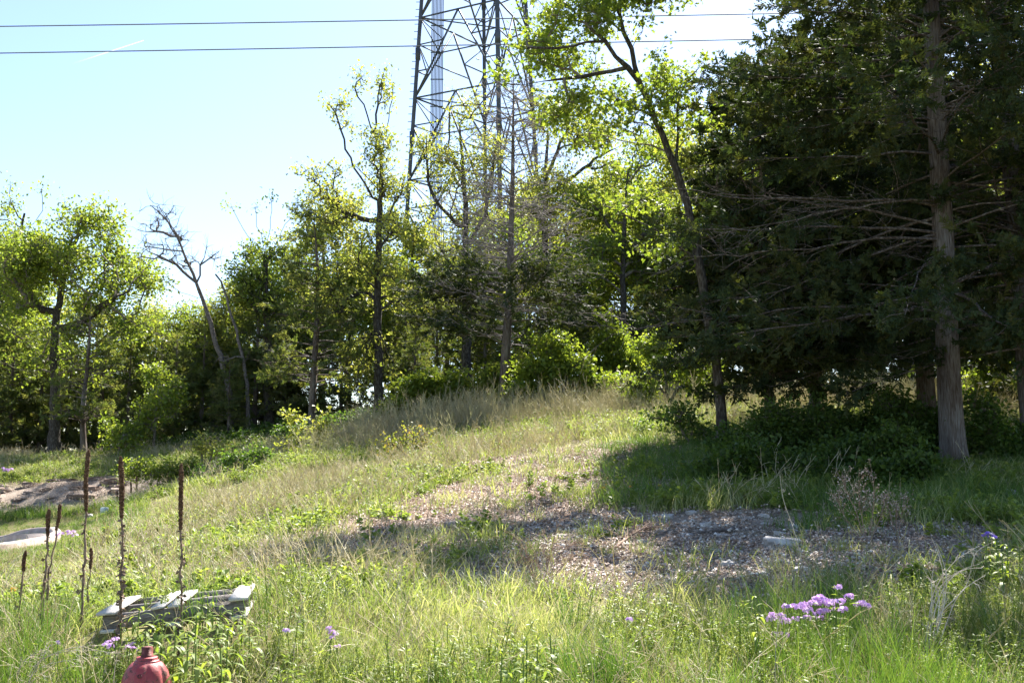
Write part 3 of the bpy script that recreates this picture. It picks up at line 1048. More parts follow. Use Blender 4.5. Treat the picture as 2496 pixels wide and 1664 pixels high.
deciduous('shrub', 'low yellow-green shrub at the foot of the wood right of the brownish cedar', 'shrub', b,
          [np.zeros(3)] + pxs(b, Y, [(290, 1060)]), [.03, .015], [], [blob(b, Y, 275, 1048, 35, 18), blob(b, Y, 320, 1050, 32, 16), blob(b, Y, 290, 1078, 45, 25)], 50, 3, 8, .11, .14, 'bright_leaf', 'twig', 14, clus=.28)
# ---- dead leaning tree and broken snag
Y = 45.0
b = foot(562, 1090, Y)
tr = pxs(b, Y, [(562, 960), (535, 860), (510, 780), (480, 690), (450, 620), (418, 550), (398, 525), (366, 500)])
def lim(*p): return pxs(b, Y, list(p))
deciduous('dead_tree', 'bare dead tree leaning left with forked grey branches against the sky', 'tree', b,
          [np.zeros(3)] + tr, [.14, .125, .11, .095, .075, .055, .035, .018],
          [lim((495, 735), (440, 715), (410, 690)), lim((478, 690), (440, 650), (385, 625), (348, 605)), lim((452, 622), (410, 605), (352, 600)), lim((435, 580), (400, 560), (360, 565), (335, 560)),
           lim((420, 555), (395, 505), (372, 490), (340, 515)), lim((415, 550), (395, 490), (380, 510), (365, 485)), lim((440, 590), (432, 550), (410, 540)), lim((480, 685), (495, 640), (503, 605)),
           lim((495, 640), (520, 620), (535, 612)), lim((505, 735), (540, 755), (560, 750))],
          [blob(b, Y, 375, 520, 45, 40, 1.2), blob(b, Y, 400, 570, 60, 50, 1.2), blob(b, Y, 380, 620, 50, 40, 1), blob(b, Y, 510, 620, 25, 20, .8), blob(b, Y, 430, 640, 50, 40, 1)],
          110, 4, 0, leafmat='oak_leaf', barkmat='deadwood', seed=15, clus=.55, tip=.011, bare=1, lo=.4, wob=.1)
Y = 44.5
b = foot(605, 1090, Y)
deciduous('dead_tree', 'broken thin snag with a hooked top just right of the bare leaning dead tree', 'tree', b,
          [np.zeros(3)] + pxs(b, Y, [(605, 950), (590, 860), (572, 790), (552, 730), (545, 690), (525, 668)]), [.09, .08, .07, .06, .05, .035],
          [pxs(b, Y, [(548, 715), (541, 712)]), pxs(b, Y, [(590, 860), (550, 880), (540, 882)])], [blob(b, Y, 570, 880, 45, 30, .8)], 12, 3, 0, barkmat='deadwood', seed=16, clus=.4, tip=.012, bare=1, lo=.3)
# ---- oak with a dead top
Y = 46.0
b = foot(655, 1085, Y)
deciduous('oak_tree', 'oak with spiky bare dead top and leaves lower, left of the tallest slender oak', 'tree', b,
          [np.zeros(3)] + pxs(b, Y, [(655, 960), (652, 800), (648, 690), (645, 620)]), [.22, .2, .17, .12, .09],
          [pxs(b, Y, [(640, 640), (615, 590), (580, 545), (565, 505)]), pxs(b, Y, [(645, 620), (632, 560), (622, 505)]), pxs(b, Y, [(650, 620), (655, 560), (662, 490)]), pxs(b, Y, [(655, 640), (680, 570), (700, 545), (712, 530)]),
           pxs(b, Y, [(648, 700), (620, 660), (600, 630)])],
          [blob(b, Y, 610, 600, 30, 40, 1), blob(b, Y, 650, 700, 70, 60, 2), blob(b, Y, 600, 680, 40, 40, 1.5), blob(b, Y, 660, 620, 40, 30, 1), blob(b, Y, 610, 760, 60, 60, 2)],
          170, 4, 7, .14, .14, 'oak_leaf', 'oak_bark', 17, clus=.45, bare=.15)
# ---- cedar left of the slender oak
Y = 38.0
b = foot(758, 1078, Y)
cedar('cedar_tree', 'dark narrow cedar with a reddish trunk left of the tallest slender oak', b, [np.zeros(3)] + pxs(b, Y, [(762, 950), (772, 800), (775, 660), (765, 530)]), [.13, .12, .09, .06, .01],
      95, 1.6, 7.8, lambda t: 2.3 * (1 - t * .72), 22, leafmat='cedar_dull', ssize=.30, per=8, density=1.0, dead=lambda t: .1, sublen=.5)
# ---- tallest slender oak
Y = 38.5
b = foot(922, 1042, Y)
deciduous('oak_tree', 'tallest slender oak, forked at the top with sparse yellow-green leaf tufts', 'tree', b,
          [np.zeros(3)] + pxs(b, Y, [(922, 900), (918, 760), (922, 640), (925, 540), (925, 490)]), [.17, .16, .145, .13, .12, .10],
          [pxs(b, Y, [(922, 470), (940, 430), (925, 370), (905, 325), (890, 255), (865, 215)]), pxs(b, Y, [(908, 325), (920, 300), (918, 230), (938, 165)]), pxs(b, Y, [(940, 350), (950, 290), (958, 215)]),
           pxs(b, Y, [(918, 500), (880, 440), (850, 380), (832, 320), (818, 270), (802, 255)]), pxs(b, Y, [(920, 470), (895, 430), (862, 400)]), pxs(b, Y, [(918, 545), (860, 530), (800, 500), (762, 460)]),
           pxs(b, Y, [(925, 560), (960, 510), (985, 450)]), pxs(b, Y, [(925, 600), (965, 560), (985, 520)])],
          [blob(b, Y, 880, 195, 45, 25, .8), blob(b, Y, 825, 265, 25, 25, .6), blob(b, Y, 945, 230, 25, 50, .8), blob(b, Y, 845, 310, 30, 35, .8), blob(b, Y, 905, 380, 75, 45, 1.4, 1.3), blob(b, Y, 800, 450, 70, 55, 1.4, 1.3),
           blob(b, Y, 930, 440, 70, 60, 1.4), blob(b, Y, 820, 540, 80, 55, 1.6, 1.3), blob(b, Y, 950, 540, 60, 60, 1.5), blob(b, Y, 890, 620, 100, 60, 1.8), blob(b, Y, 850, 720, 90, 70, 1.8), blob(b, Y, 965, 700, 60, 60, 1.5),
           blob(b, Y, 905, 900, 70, 70, 1.3, .5), blob(b, Y, 860, 850, 60, 70, 1.3, .6)],
          380, 4, 6, .13, .13, 'young_leaf', 'oak_bark', 18, clus=.42, bare=.12, tip=.011)
# ---- oak in front of the tower
Y = 42.0
b = foot(1137, 960, Y)
deciduous('oak_tree', 'straight dark oak with sparse new leaves in front of the lattice tower', 'tree', b,
          [np.zeros(3)] + pxs(b, Y, [(1137, 800), (1136, 640), (1135, 500), (1128, 400), (1120, 300)]), [.21, .19, .16, .12, .08, .03],
          [pxs(b, Y, [(1130, 680), (1085, 630), (1055, 560), (1050, 470)]), pxs(b, Y, [(1132, 560), (1070, 510), (1040, 440), (1040, 330)]), pxs(b, Y, [(1138, 600), (1180, 540), (1200, 440), (1210, 350)]), pxs(b, Y, [(1130, 430), (1095, 370), (1090, 290), (1110, 230)])],
          [blob(b, Y, 1115, 270, 55, 55, 1.2), blob(b, Y, 1060, 340, 50, 55, 1.2), blob(b, Y, 1080, 440, 75, 65, 1.6), blob(b, Y, 1180, 360, 55, 80, 1.4), blob(b, Y, 1170, 500, 70, 80, 1.6), blob(b, Y, 1070, 580, 75, 70, 1.6),
           blob(b, Y, 1130, 660, 100, 70, 2), blob(b, Y, 1040, 700, 60, 60, 1.4), blob(b, Y, 1200, 640, 60, 70, 1.4)],
          300, 4, 6, .14, .13, 'young_leaf', 'oak_bark', 19, clus=.45, bare=.12)
# ---- half dead cedar
Y = 34.5
b = foot(1228, 1015, Y)
cedar('cedar_tree', 'half-dead cedar, bare grey branches above and dark drooping foliage below, with straight trunk', b,
      [np.zeros(3)] + pxs(b, Y, [(1230, 900), (1240, 760), (1245, 600), (1250, 420), (1252, 180)]), [.15, .135, .11, .075, .045, .010],
      180, 1.9, 10.6, lambda t: 3.9 * (1 - t * .74), 23, ssize=.28, per=8, density=1.0, dead=lambda t: 1.0 if t > .30 else .12, sublen=.6, elev=(0, 32), droop=.2, bare=.25, split=True, brr=.013, branchmat='greytwig', minr=.0075)
# ---- oaks right of the half-dead cedar
Y = 46.0
b = foot(1325, 985, Y)
deciduous('oak_tree', 'tall oak with pale young leaves just right of the half-dead cedar, beyond it', 'tree', b,
          [np.zeros(3)] + pxs(b, Y, [(1325, 800), (1328, 620), (1330, 450), (1335, 330)]), [.2, .18, .15, .11, .05],
          [pxs(b, Y, [(1335, 420), (1375, 330), (1400, 270)]), pxs(b, Y, [(1330, 480), (1400, 430), (1460, 380), (1520, 350)]), pxs(b, Y, [(1328, 560), (1290, 480), (1280, 400)])],
          [blob(b, Y, 1340, 290, 55, 55, 1.5), blob(b, Y, 1400, 300, 55, 60, 1.5), blob(b, Y, 1450, 380, 70, 60, 1.8), blob(b, Y, 1370, 450, 80, 80, 2), blob(b, Y, 1290, 520, 60, 80, 2), blob(b, Y, 1430, 540, 90, 80, 2), blob(b, Y, 1340, 660, 100, 80, 2)],
          330, 4, 9, .17, .15, 'young_leaf', 'oak_bark', 24, clus=.5, bare=.1)
Y = 43.0
b = foot(1520, 990, Y)
deciduous('oak_tree', 'leafy young oak filling the gap behind the lower bough of the leaning oak', 'tree', b,
          [np.zeros(3)] + pxs(b, Y, [(1522, 850), (1518, 700), (1520, 560), (1530, 420)]), [.15, .13, .11, .08, .03],
          [pxs(b, Y, [(1520, 640), (1580, 560), (1640, 500)]), pxs(b, Y, [(1520, 600), (1460, 520), (1430, 470)])],
          [blob(b, Y, 1530, 400, 70, 70, 1.5), blob(b, Y, 1480, 500, 80, 70, 1.8), blob(b, Y, 1600, 480, 90, 80, 2), blob(b, Y, 1530, 620, 110, 80, 2), blob(b, Y, 1640, 620, 80, 90, 2), blob(b, Y, 1450, 640, 60, 60, 1.5)],
          380, 4, 9, .17, .15, 'oak_leaf', 'oak_bark', 25, clus=.5)

# ---- leaning oak in front
Y = 20.0
b = foot(1762, 1105, Y)
deciduous('oak_tree', 'leaning oak with curved trunk and fresh green leaves at the edge of the shade', 'tree', b,
          [np.zeros(3)] + pxs(b, Y, [(1758, 1000), (1745, 880), (1722, 760), (1705, 660), (1690, 570), (1672, 480), (1640, 380), (1600, 300), (1572, 230), (1545, 150), (1518, 70), (1490, -10), (1470, -90)]),
          [.105, .09, .088, .085, .083, .082, .08, .075, .068, .06, .055, .047, .04, .03, .015],
          [pxs(b, Y, [(1558, 190), (1530, 165), (1495, 125), (1470, 100), (1440, 70)], [0, -.1, -.3, -.5, -.6]), pxs(b, Y, [(1535, 175), (1450, 185), (1380, 195), (1300, 195), (1230, 205)], [0, -.2, -.3, -.5, -.7]),
           pxs(b, Y, [(1695, 615), (1640, 590), (1580, 555), (1540, 520), (1470, 500)], [0, -.3, -.5, -.6, -.8]), pxs(b, Y, [(1700, 640), (1660, 625), (1600, 625), (1560, 610)], [0, .3, .5, .6]),
           pxs(b, Y, [(1475, 110), (1400, 115), (1330, 110), (1260, 120)], [-.5, -.7, -.9, -1]), pxs(b, Y, [(1650, 400), (1655, 330), (1640, 250), (1660, 190)], [0, .2, .3, .4]), pxs(b, Y, [(1600, 300), (1540, 255), (1500, 235)], [0, .4, .7]),
           pxs(b, Y, [(1545, 140), (1570, 100), (1565, 80)], [0, .1, .2])],
          [blob(b, Y, 1440, 60, 75, 50, .9, 1.3), blob(b, Y, 1350, 60, 60, 50, .8), blob(b, Y, 1300, 130, 80, 40, .8), blob(b, Y, 1400, 150, 80, 40, .8), blob(b, Y, 1225, 150, 30, 50, .4), blob(b, Y, 1295, 10, 30, 35, .5),
           blob(b, Y, 1510, 10, 45, 35, .6), blob(b, Y, 1390, 235, 70, 45, .7), blob(b, Y, 1350, 270, 40, 35, .5), blob(b, Y, 1510, 250, 60, 50, .7), blob(b, Y, 1640, 230, 60, 60, .8), blob(b, Y, 1480, 320, 40, 30, .6, .4), blob(b, Y, 1440, -60, 120, 60, 1.2), blob(b, Y, 1690, 320, 50, 50, .7, .7), blob(b, Y, 1550, 330, 40, 40, .6, .7), blob(b, Y, 1500, 510, 60, 35, .7, .7), blob(b, Y, 1620, 620, 50, 30, .7, .6), blob(b, Y, 1620, 150, 50, 40, .7, .7),
           blob(b, Y, 1620, -60, 110, 90, 1.2)],
          270, 6, 6, .09, .105, 'bright_leaf', 'oak_bark', 26, LOBED, clus=.36, tip=.006, lo=.3, droop=.5, arch=.05)

# ---- near cedars
EX = []
def ex(z, azdeg, L, el, dead=1.0): return (z, math.radians(azdeg), L, math.radians(el), dead)
Y = 18.0
b = foot(2332, 1152, Y)
cedar('cedar_tree', 'big foreground cedar with thick furrowed grey trunk standing over the dark shrubs', b,
      [np.zeros(3)] + pxs(b, Y, [(2318, 1000), (2312, 850), (2305, 650), (2295, 450), (2280, 200), (2268, -60), (2262, -420)]), [.188, .180, .172, .162, .15, .135, .115, .08, .02],
      120, 2.5, 10.3, lambda t: 5.0 * (1 - t ** 1.7 * .7), 31, spray=SPRAY_NEAR, ssize=.25, per=13, density=1.0, subgap=.22, sublen=.62, elev=(-14, 24), droop=.28, bare=.31, split=True, brr=.0105,
      dead=lambda t: .05, branchmat='cedar_limb', extra=[ex(2.7, 186, 5.6, 2), ex(3.75, 195, 4.6, 2), ex(3.95, 178, 4.0, 18), ex(4.4, 205, 5.0, -3), ex(3.3, 150, 1.3, 25), ex(3.25, 20, .9, 20), ex(4.1, 15, 1.1, 25), ex(2.4, 5, .7, 10), ex(3.6, 170, 1.0, 15), ex(4.3, 190, 4.8, 10)])
Y = 25.0
b = foot(2262, 1035, Y)
cedar('cedar_tree', 'second cedar with a darker straight trunk, just left of and beyond the big foreground cedar', b,
      [np.zeros(3)] + pxs(b, Y, [(2255, 900), (2235, 700), (2215, 450), (2190, 150), (2178, -180)]), [.2, .18, .165, .15, .12, .08, .02],
      130, 1.6, 12.0, lambda t: 6.0 * (1 - t * .62), 32, ssize=.36, per=12, density=1.0, subgap=.27, sublen=.6, elev=(-10, 22), droop=.25, bare=.15, split=True, brr=.010, dead=lambda t: .1, branchmat='cedar_limb')
Y = 26.0
b = foot(2300, 1020, Y)
cedar('cedar_tree', 'slim cedar pole half hidden between the two thick cedar trunks', b,
      [np.zeros(3)] + pxs(b, Y, [(2298, 850), (2290, 600), (2285, 300), (2280, 0)]), [.09, .08, .07, .05, .02],
      40, 3.0, 8.5, lambda t: 2.2 * (1 - t * .5), 33, spray=SPRAY_NEAR, ssize=.26, per=8, subgap=.25, elev=(-8, 25), dead=lambda t: .3)
Y = 19.0
b = foot(2530, 1130, Y)
cedar('cedar_tree', 'dark cedar with a blackish trunk at the right edge of the picture', b,
      [np.zeros(3)] + pxs(b, Y, [(2515, 1000), (2500, 800), (2480, 500), (2450, 250), (2420, 0), (2400, -300)]), [.19, .18, .17, .165, .155, .135, .10, .03],
      95, 1.8, 9.6, lambda t: 4.2 * (1 - t ** 1.7 * .7), 34, spray=SPRAY_NEAR, ssize=.25, per=12, subgap=.23, sublen=.6, elev=(-8, 26), droop=.25, bare=.3, split=True, brr=.0105, dead=lambda t: .08, branchmat='cedar_limb')
Y = 18.0
b = foot(1985, 1035, 24)
cedar('cedar_tree', 'dense dark cedar filling the shade between the leaning oak and the thick cedar trunks', b,
      [np.zeros(3)] + pxs(b, 24, [(1990, 900), (1985, 700), (1990, 400), (1995, 60)]), [.13, .11, .09, .06, .01],
      90, 1.2, 9.0, lambda t: 3.2 * (1 - t * .7), 35, ssize=.32, per=10, subgap=.26, sublen=.55, elev=(-10, 25), droop=.25, bare=.15, dead=lambda t: .1)
Y = 19.0
b = foot(1880, 1075, 21.5)
cedar('cedar_tree', 'bushy dark cedar standing close behind and right of the leaning oak trunk', b,
      [np.zeros(3)] + pxs(b, 21.5, [(1872, 900), (1864, 700), (1858, 450), (1850, 140)]), [.10, .09, .07, .05, .01],
      120, 1.2, 7.4, lambda t: 2.7 * (1 - t ** 1.6 * .75), 36, ssize=.34, per=9, subgap=.2, sublen=.5, elev=(-10, 25), droop=.25, bare=.12, dead=lambda t: .1)

# ---- shrubs and saplings along the edge of the wood
def shatter(b, Y, blobs, seed):
    r = np.random.RandomState(seed)
    out = []
    for q in blobs:
        for k in range(4):
            s = r.uniform(.22, .55)
            out.append(blob(b, Y, q[0] + r.uniform(-1.05, 1.05) * q[2], q[1] + r.uniform(-.9, .75) * q[3], q[2] * s * 1.15, q[3] * s * .8, (q[2] + q[3]) / 2 * Y / F_PX * s))
    return out
def bush(label, cat, px, py, Y, blobs, ncl, leafsz, mat, seed, name='shrub', per=8, spread=.12, clus=.3, group=None, twigs=4, stems=3, shape=LEAF2, tip=.007, bark='twig'):
    b = foot(px, py, Y)
    r = random.Random(seed)
    c = P(blobs[0][0], blobs[0][1], Y) - b
    top = c * .75
    lims = []
    for s in range(stems - 1):
        q = P(blobs[(s + 1) % len(blobs)][0], blobs[(s + 1) % len(blobs)][1], Y) - b
        lims.append([np.array([r.uniform(-.04, .04), r.uniform(-.04, .04), .05]), q * .45 + [0, 0, .1], q * .8])
    return deciduous(name, label, cat, b, [np.zeros(3), top * .5 + [r.uniform(-.05, .05), 0, 0], top], [.02 if Y > 18 else .012, .014, .008], lims,
                     shatter(b, Y, blobs, seed), ncl, twigs, per, spread, leafsz, mat, bark, seed, shape, clus, tip, group, .12, split=False, rag=False)
bush('tall bright yellow-green sapling standing sunlit against the dark wood right of the half-dead cedar', 'young tree', 1490, 985, 36, [(1480, 790, 25, 30), (1495, 840, 45, 45), (1485, 900, 55, 50), (1520, 880, 35, 40), (1450, 880, 40, 40)], 150, .13, 'bright_leaf', 41, 'sapling')
bush('loose sunlit sapling hanging over the dark gap left of the leaning oak trunk', 'young tree', 1625, 1000, 30, [(1640, 800, 25, 25), (1620, 870, 50, 45), (1660, 930, 50, 50), (1600, 950, 55, 40), (1690, 850, 40, 50)], 140, .12, 'bright_leaf', 42, 'sapling', clus=.35)
bush('large sunlit shrub with layered pale leaves right of the half-dead cedar trunk', 'shrub', 1350, 1000, 34, [(1330, 880, 90, 45), (1290, 930, 60, 50), (1380, 930, 80, 50), (1440, 960, 80, 35), (1270, 970, 50, 40), (1520, 955, 50, 25)], 330, .13, 'bright_leaf', 43, spread=.14)
bush('big-leaved bright shrub between the slender oak and the half-dead cedar', 'shrub', 1060, 1015, 36, [(1065, 930, 55, 30), (1030, 960, 45, 30), (1090, 975, 50, 30), (1050, 995, 60, 25)], 150, .16, 'bright_leaf', 44)
bush('shaded green shrub at the foot of the straight dark oak', 'shrub', 1150, 1005, 36, [(1150, 975, 50, 40), (1120, 990, 50, 30), (1190, 985, 40, 35), (1195, 940, 30, 35)], 130, .13, 'oak_leaf', 45)
bush('low leafy shrub at the foot of the tallest slender oak, on its right', 'shrub', 975, 1032, 37, [(965, 1005, 40, 28), (1000, 1012, 45, 22), (945, 1020, 30, 20)], 90, .12, 'bright_leaf', 46)
bush('slender sapling with large yellow-green leaves in front of the reddish cedar trunk', 'sapling', 778, 1110, 30, [(768, 1000, 16, 25), (725, 1008, 30, 14), (772, 1050, 25, 20), (725, 1060, 20, 22), (770, 1085, 35, 18), (700, 1080, 25, 20)], 36, .13, 'young_leaf', 47, 'sapling', per=6, clus=.16, spread=.10, twigs=3)
bush('small shrub with orange-tinted new leaves standing alone on the slope', 'shrub', 1002, 1143, 24, [(1022, 1062, 25, 20), (1010, 1085, 35, 18), (965, 1085, 40, 12), (985, 1105, 45, 14), (1035, 1090, 20, 18)], 40, .07, 'red_leaf', 48, per=5, clus=.14, spread=.07)
bush('low shrub with reddish and green leaves left of the dirt patch below the bank', 'shrub', 560, 1285, 20, [(560, 1235, 45, 18), (520, 1250, 40, 20), (600, 1240, 30, 15), (540, 1262, 50, 16)], 60, .065, 'red_leaf', 49, per=5, clus=.14, spread=.07)
bush('yellow-green weed shrub on the edge of the eroded bank', 'shrub', 500, 1120, 32, [(505, 1050, 18, 22), (490, 1085, 35, 22), (520, 1095, 30, 20)], 34, .09, 'young_leaf', 50, per=5, clus=.18, spread=.09)
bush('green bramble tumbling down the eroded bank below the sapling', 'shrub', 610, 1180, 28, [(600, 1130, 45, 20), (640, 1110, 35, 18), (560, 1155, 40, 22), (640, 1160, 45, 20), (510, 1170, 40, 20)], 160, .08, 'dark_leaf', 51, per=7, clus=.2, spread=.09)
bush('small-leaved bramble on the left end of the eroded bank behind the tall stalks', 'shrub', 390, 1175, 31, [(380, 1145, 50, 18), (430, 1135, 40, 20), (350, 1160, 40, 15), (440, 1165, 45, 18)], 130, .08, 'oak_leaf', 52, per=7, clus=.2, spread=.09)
# dark thicket under the cedars
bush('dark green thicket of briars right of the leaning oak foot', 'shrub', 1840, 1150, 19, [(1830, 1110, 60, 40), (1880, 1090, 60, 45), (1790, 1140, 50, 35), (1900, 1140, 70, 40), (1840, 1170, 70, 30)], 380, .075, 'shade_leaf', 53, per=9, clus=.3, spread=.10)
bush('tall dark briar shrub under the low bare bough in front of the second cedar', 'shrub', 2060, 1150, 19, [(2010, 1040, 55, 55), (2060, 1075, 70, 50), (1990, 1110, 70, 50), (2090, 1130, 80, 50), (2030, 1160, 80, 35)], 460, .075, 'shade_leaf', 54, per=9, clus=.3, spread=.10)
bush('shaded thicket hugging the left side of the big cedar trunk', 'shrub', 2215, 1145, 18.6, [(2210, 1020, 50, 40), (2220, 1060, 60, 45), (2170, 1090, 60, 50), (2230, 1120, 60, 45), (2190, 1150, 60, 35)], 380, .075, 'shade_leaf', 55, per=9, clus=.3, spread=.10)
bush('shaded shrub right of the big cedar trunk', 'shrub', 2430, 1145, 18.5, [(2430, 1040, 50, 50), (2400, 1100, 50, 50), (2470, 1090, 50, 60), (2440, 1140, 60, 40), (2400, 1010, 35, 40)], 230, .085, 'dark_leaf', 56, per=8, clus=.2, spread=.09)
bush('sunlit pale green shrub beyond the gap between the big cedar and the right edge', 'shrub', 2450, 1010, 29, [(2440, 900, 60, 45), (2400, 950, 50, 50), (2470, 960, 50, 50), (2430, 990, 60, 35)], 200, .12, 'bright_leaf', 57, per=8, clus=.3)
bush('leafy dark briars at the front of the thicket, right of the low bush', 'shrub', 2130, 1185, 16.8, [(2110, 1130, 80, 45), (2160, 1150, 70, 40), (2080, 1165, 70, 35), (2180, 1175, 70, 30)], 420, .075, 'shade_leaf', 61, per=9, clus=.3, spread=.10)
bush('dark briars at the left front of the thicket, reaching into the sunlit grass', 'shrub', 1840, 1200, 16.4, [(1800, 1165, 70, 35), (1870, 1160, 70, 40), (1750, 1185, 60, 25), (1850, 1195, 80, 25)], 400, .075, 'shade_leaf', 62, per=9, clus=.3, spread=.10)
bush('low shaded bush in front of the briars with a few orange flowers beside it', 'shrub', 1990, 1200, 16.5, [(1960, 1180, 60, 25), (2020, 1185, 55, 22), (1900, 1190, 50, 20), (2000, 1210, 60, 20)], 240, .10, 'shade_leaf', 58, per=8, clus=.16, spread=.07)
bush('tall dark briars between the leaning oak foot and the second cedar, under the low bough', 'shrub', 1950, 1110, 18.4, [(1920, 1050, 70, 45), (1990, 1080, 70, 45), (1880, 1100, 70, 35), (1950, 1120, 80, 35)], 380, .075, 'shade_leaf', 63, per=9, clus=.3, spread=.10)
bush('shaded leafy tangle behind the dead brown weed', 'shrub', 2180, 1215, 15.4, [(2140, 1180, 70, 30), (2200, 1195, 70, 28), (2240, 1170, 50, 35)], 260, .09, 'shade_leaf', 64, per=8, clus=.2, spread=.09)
bush('arching shrub with a thin bent stem left of the leaning oak foot', 'shrub', 1690, 1115, 20.5, [(1640, 1010, 55, 16), (1690, 1030, 45, 14), (1720, 1075, 30, 25), (1670, 1055, 40, 14)], 46, .08, 'dark_leaf', 59, per=7, clus=.18, spread=.08)
bush('leafy sprig against the leaning oak foot, on its right', 'shrub', 1800, 1115, 19.3, [(1790, 1070, 25, 25), (1815, 1090, 30, 22), (1770, 1100, 25, 20)], 60, .085, 'dark_leaf', 60, per=7, clus=.15, spread=.08)

# ---- the wood behind: prototypes copied into the depth
def proto_oak(seed, h, mat, label):
    rng = np.random.RandomState(seed)
    bl = [(np.array([rng.uniform(-1.6, 1.6), rng.uniform(-1.6, 1.6), h * rng.uniform(.35, .92)]), (rng.uniform(1.0, 1.7),) * 2 + (rng.uniform(.9, 1.5),)) for _ in range(11)]
    bl.append((np.array([0, 0, h * .93]), (1.1, 1.1, 1.0)))
    return deciduous('oak_tree', label, 'tree', (0, 0, 0), [np.zeros(3), (rng.uniform(-.3, .3), .1, h * .35), (rng.uniform(-.5, .5), 0, h * .65), (rng.uniform(-.6, .6), 0, h * .88)], [.19, .16, .11, .04], [], bl,
                     260, 4, 9, .2, .18, mat, 'oak_bark', seed, clus=.55, tip=.013, group='oaks in the wood behind', lo=.2)
def proto_cedar(seed, h, label):
    return cedar('cedar_tree', label, (0, 0, 0), [np.zeros(3), (.1, 0, h * .5), (.05, .1, h)], [.14, .09, .01], 75, .8, h - .3, lambda t: 2.4 * (1 - t * .72), seed, 'dark cedars in the wood behind',
                 ssize=.42, per=7, density=.9, subgap=.27, sublen=.6, bare=.1, dead=lambda t: .1, leafmat='cedar_dull')
OAKL = 'green oak standing deep in the wood behind the front row of trees'
CEDL = 'dark cedar packed in the shade behind the front row of trees'
PO = [proto_oak(101, 10.5, 'oak_leaf', OAKL), proto_oak(102, 11.5, 'young_leaf', OAKL), proto_oak(103, 9.5, 'bright_leaf', OAKL)]
PC = [proto_cedar(111, 8.0, CEDL), proto_cedar(112, 7.0, CEDL)]
used = set()
rr = random.Random(5)
ZONES = [(180, 'behind the broad oak at the left'), (450, 'between the broad oak and the bare leaning tree'), (700, 'behind the bare leaning tree and its snag'), (1000, 'behind the tallest slender oak'),
         (1280, 'at the foot of the lattice tower'), (1600, 'right of the half-dead cedar'), (1900, 'behind the leaning oak'), (9999, 'behind the thick cedar trunks')]
def place(protos, i, px, Y, s, label, group):
    where = next(w for z, w in ZONES if px < z)
    label = label.split(' standing')[0].split(' packed')[0] + ' of the shaded wood ' + where
    group = group + ' ' + where
    x = (px - CX) / F_PX * Y * 1.0
    p = (x, Y, hz(x, Y) - .1)
    o = protos[i % len(protos)]
    if id(o) not in used:
        used.add(id(o))
        o.location, o.rotation_euler, o.scale = p, (0, 0, rr.uniform(0, 6.28)), (s, s, s)
        tag(o, label, None, group)
        return o
    return copy_tree(o, p, rr.uniform(0, 6.28), s, label, group)
OG, CG = 'oaks in the wood behind', 'dark cedars in the wood behind'
# cedars making the dark lower wood
for i, (px, Y, s) in enumerate([(30, 49, .8), (-60, 50, .85), (100, 50, .75), (165, 51, .8), (250, 50, .75), (310, 48, .7), (385, 49, .75), (430, 47, .7), (490, 47, .72), (545, 48, .78), (620, 46, .86), (690, 47, .8), (560, 43.5, .42), (-10, 47.5, .55), (60, 53, .7), (340, 53, .85), (640, 50, .9), (830, 45, .65), (990, 46, .65), (1060, 45, .7), (1010, 42, .5),
                                (1180, 47, .7), (1240, 40, .45), (1290, 44, .6), (1390, 46, .7), (1540, 44, .65), (1580, 40, .55), (1640, 45, .7), (1700, 37, .6), (1740, 42, .7), (1820, 40, .6), (1900, 38, .7),
                                (2060, 36, .6), (2130, 40, .6), (2230, 38, .6), (2330, 41, .6), (2520, 41, .6), (760, 49, .75), (920, 50, .75), (1120, 52, .75), (440, 55, .75), (200, 55, .7), (520, 54, .8)]):
    place(PC, i, px, Y, s, CEDL, CG)
for i, (px, Y, s) in enumerate([(700, 52, .92), (780, 50, .95), (850, 48, .9), (960, 54, .85), (1000, 50, .85), (1090, 58, 1.0), (1190, 55, 1.0), (1270, 58, 1.05), (1350, 55, .95), (1420, 52, 1.0), (1490, 58, 1.1), (1560, 50, 1.0), (1620, 54, 1.1),
                                (1690, 48, 1.05), (1760, 54, 1.2), (1830, 46, 1.05), (1900, 50, 1.2), (1980, 46, 1.15), (2060, 50, 1.25), (2140, 45, 1.15), (2220, 50, 1.25), (2300, 44, 1.15), (2390, 48, 1.25), (2470, 44, 1.2), (2560, 46, 1.2),
                                (600, 56, .72), (530, 58, .9), (-100, 56, .85), (40, 58, .7), (150, 57, .7), (270, 55, .66), (340, 56, .75), (420, 54, .8), (470, 53, .72), (20, 55, .95), (-70, 54, 1.05), (90, 57, .95), (230, 56, .8), (2330, 37, .62), (2440, 38, .7), (2540, 37, .8), (2260, 40, .8), (2150, 38, .7), (1730, 60, 1.3), (2100, 58, 1.4), (2350, 56, 1.4), (560, 48, .6)]):
    place(PO, i, px, Y, s, OAKL, OG)

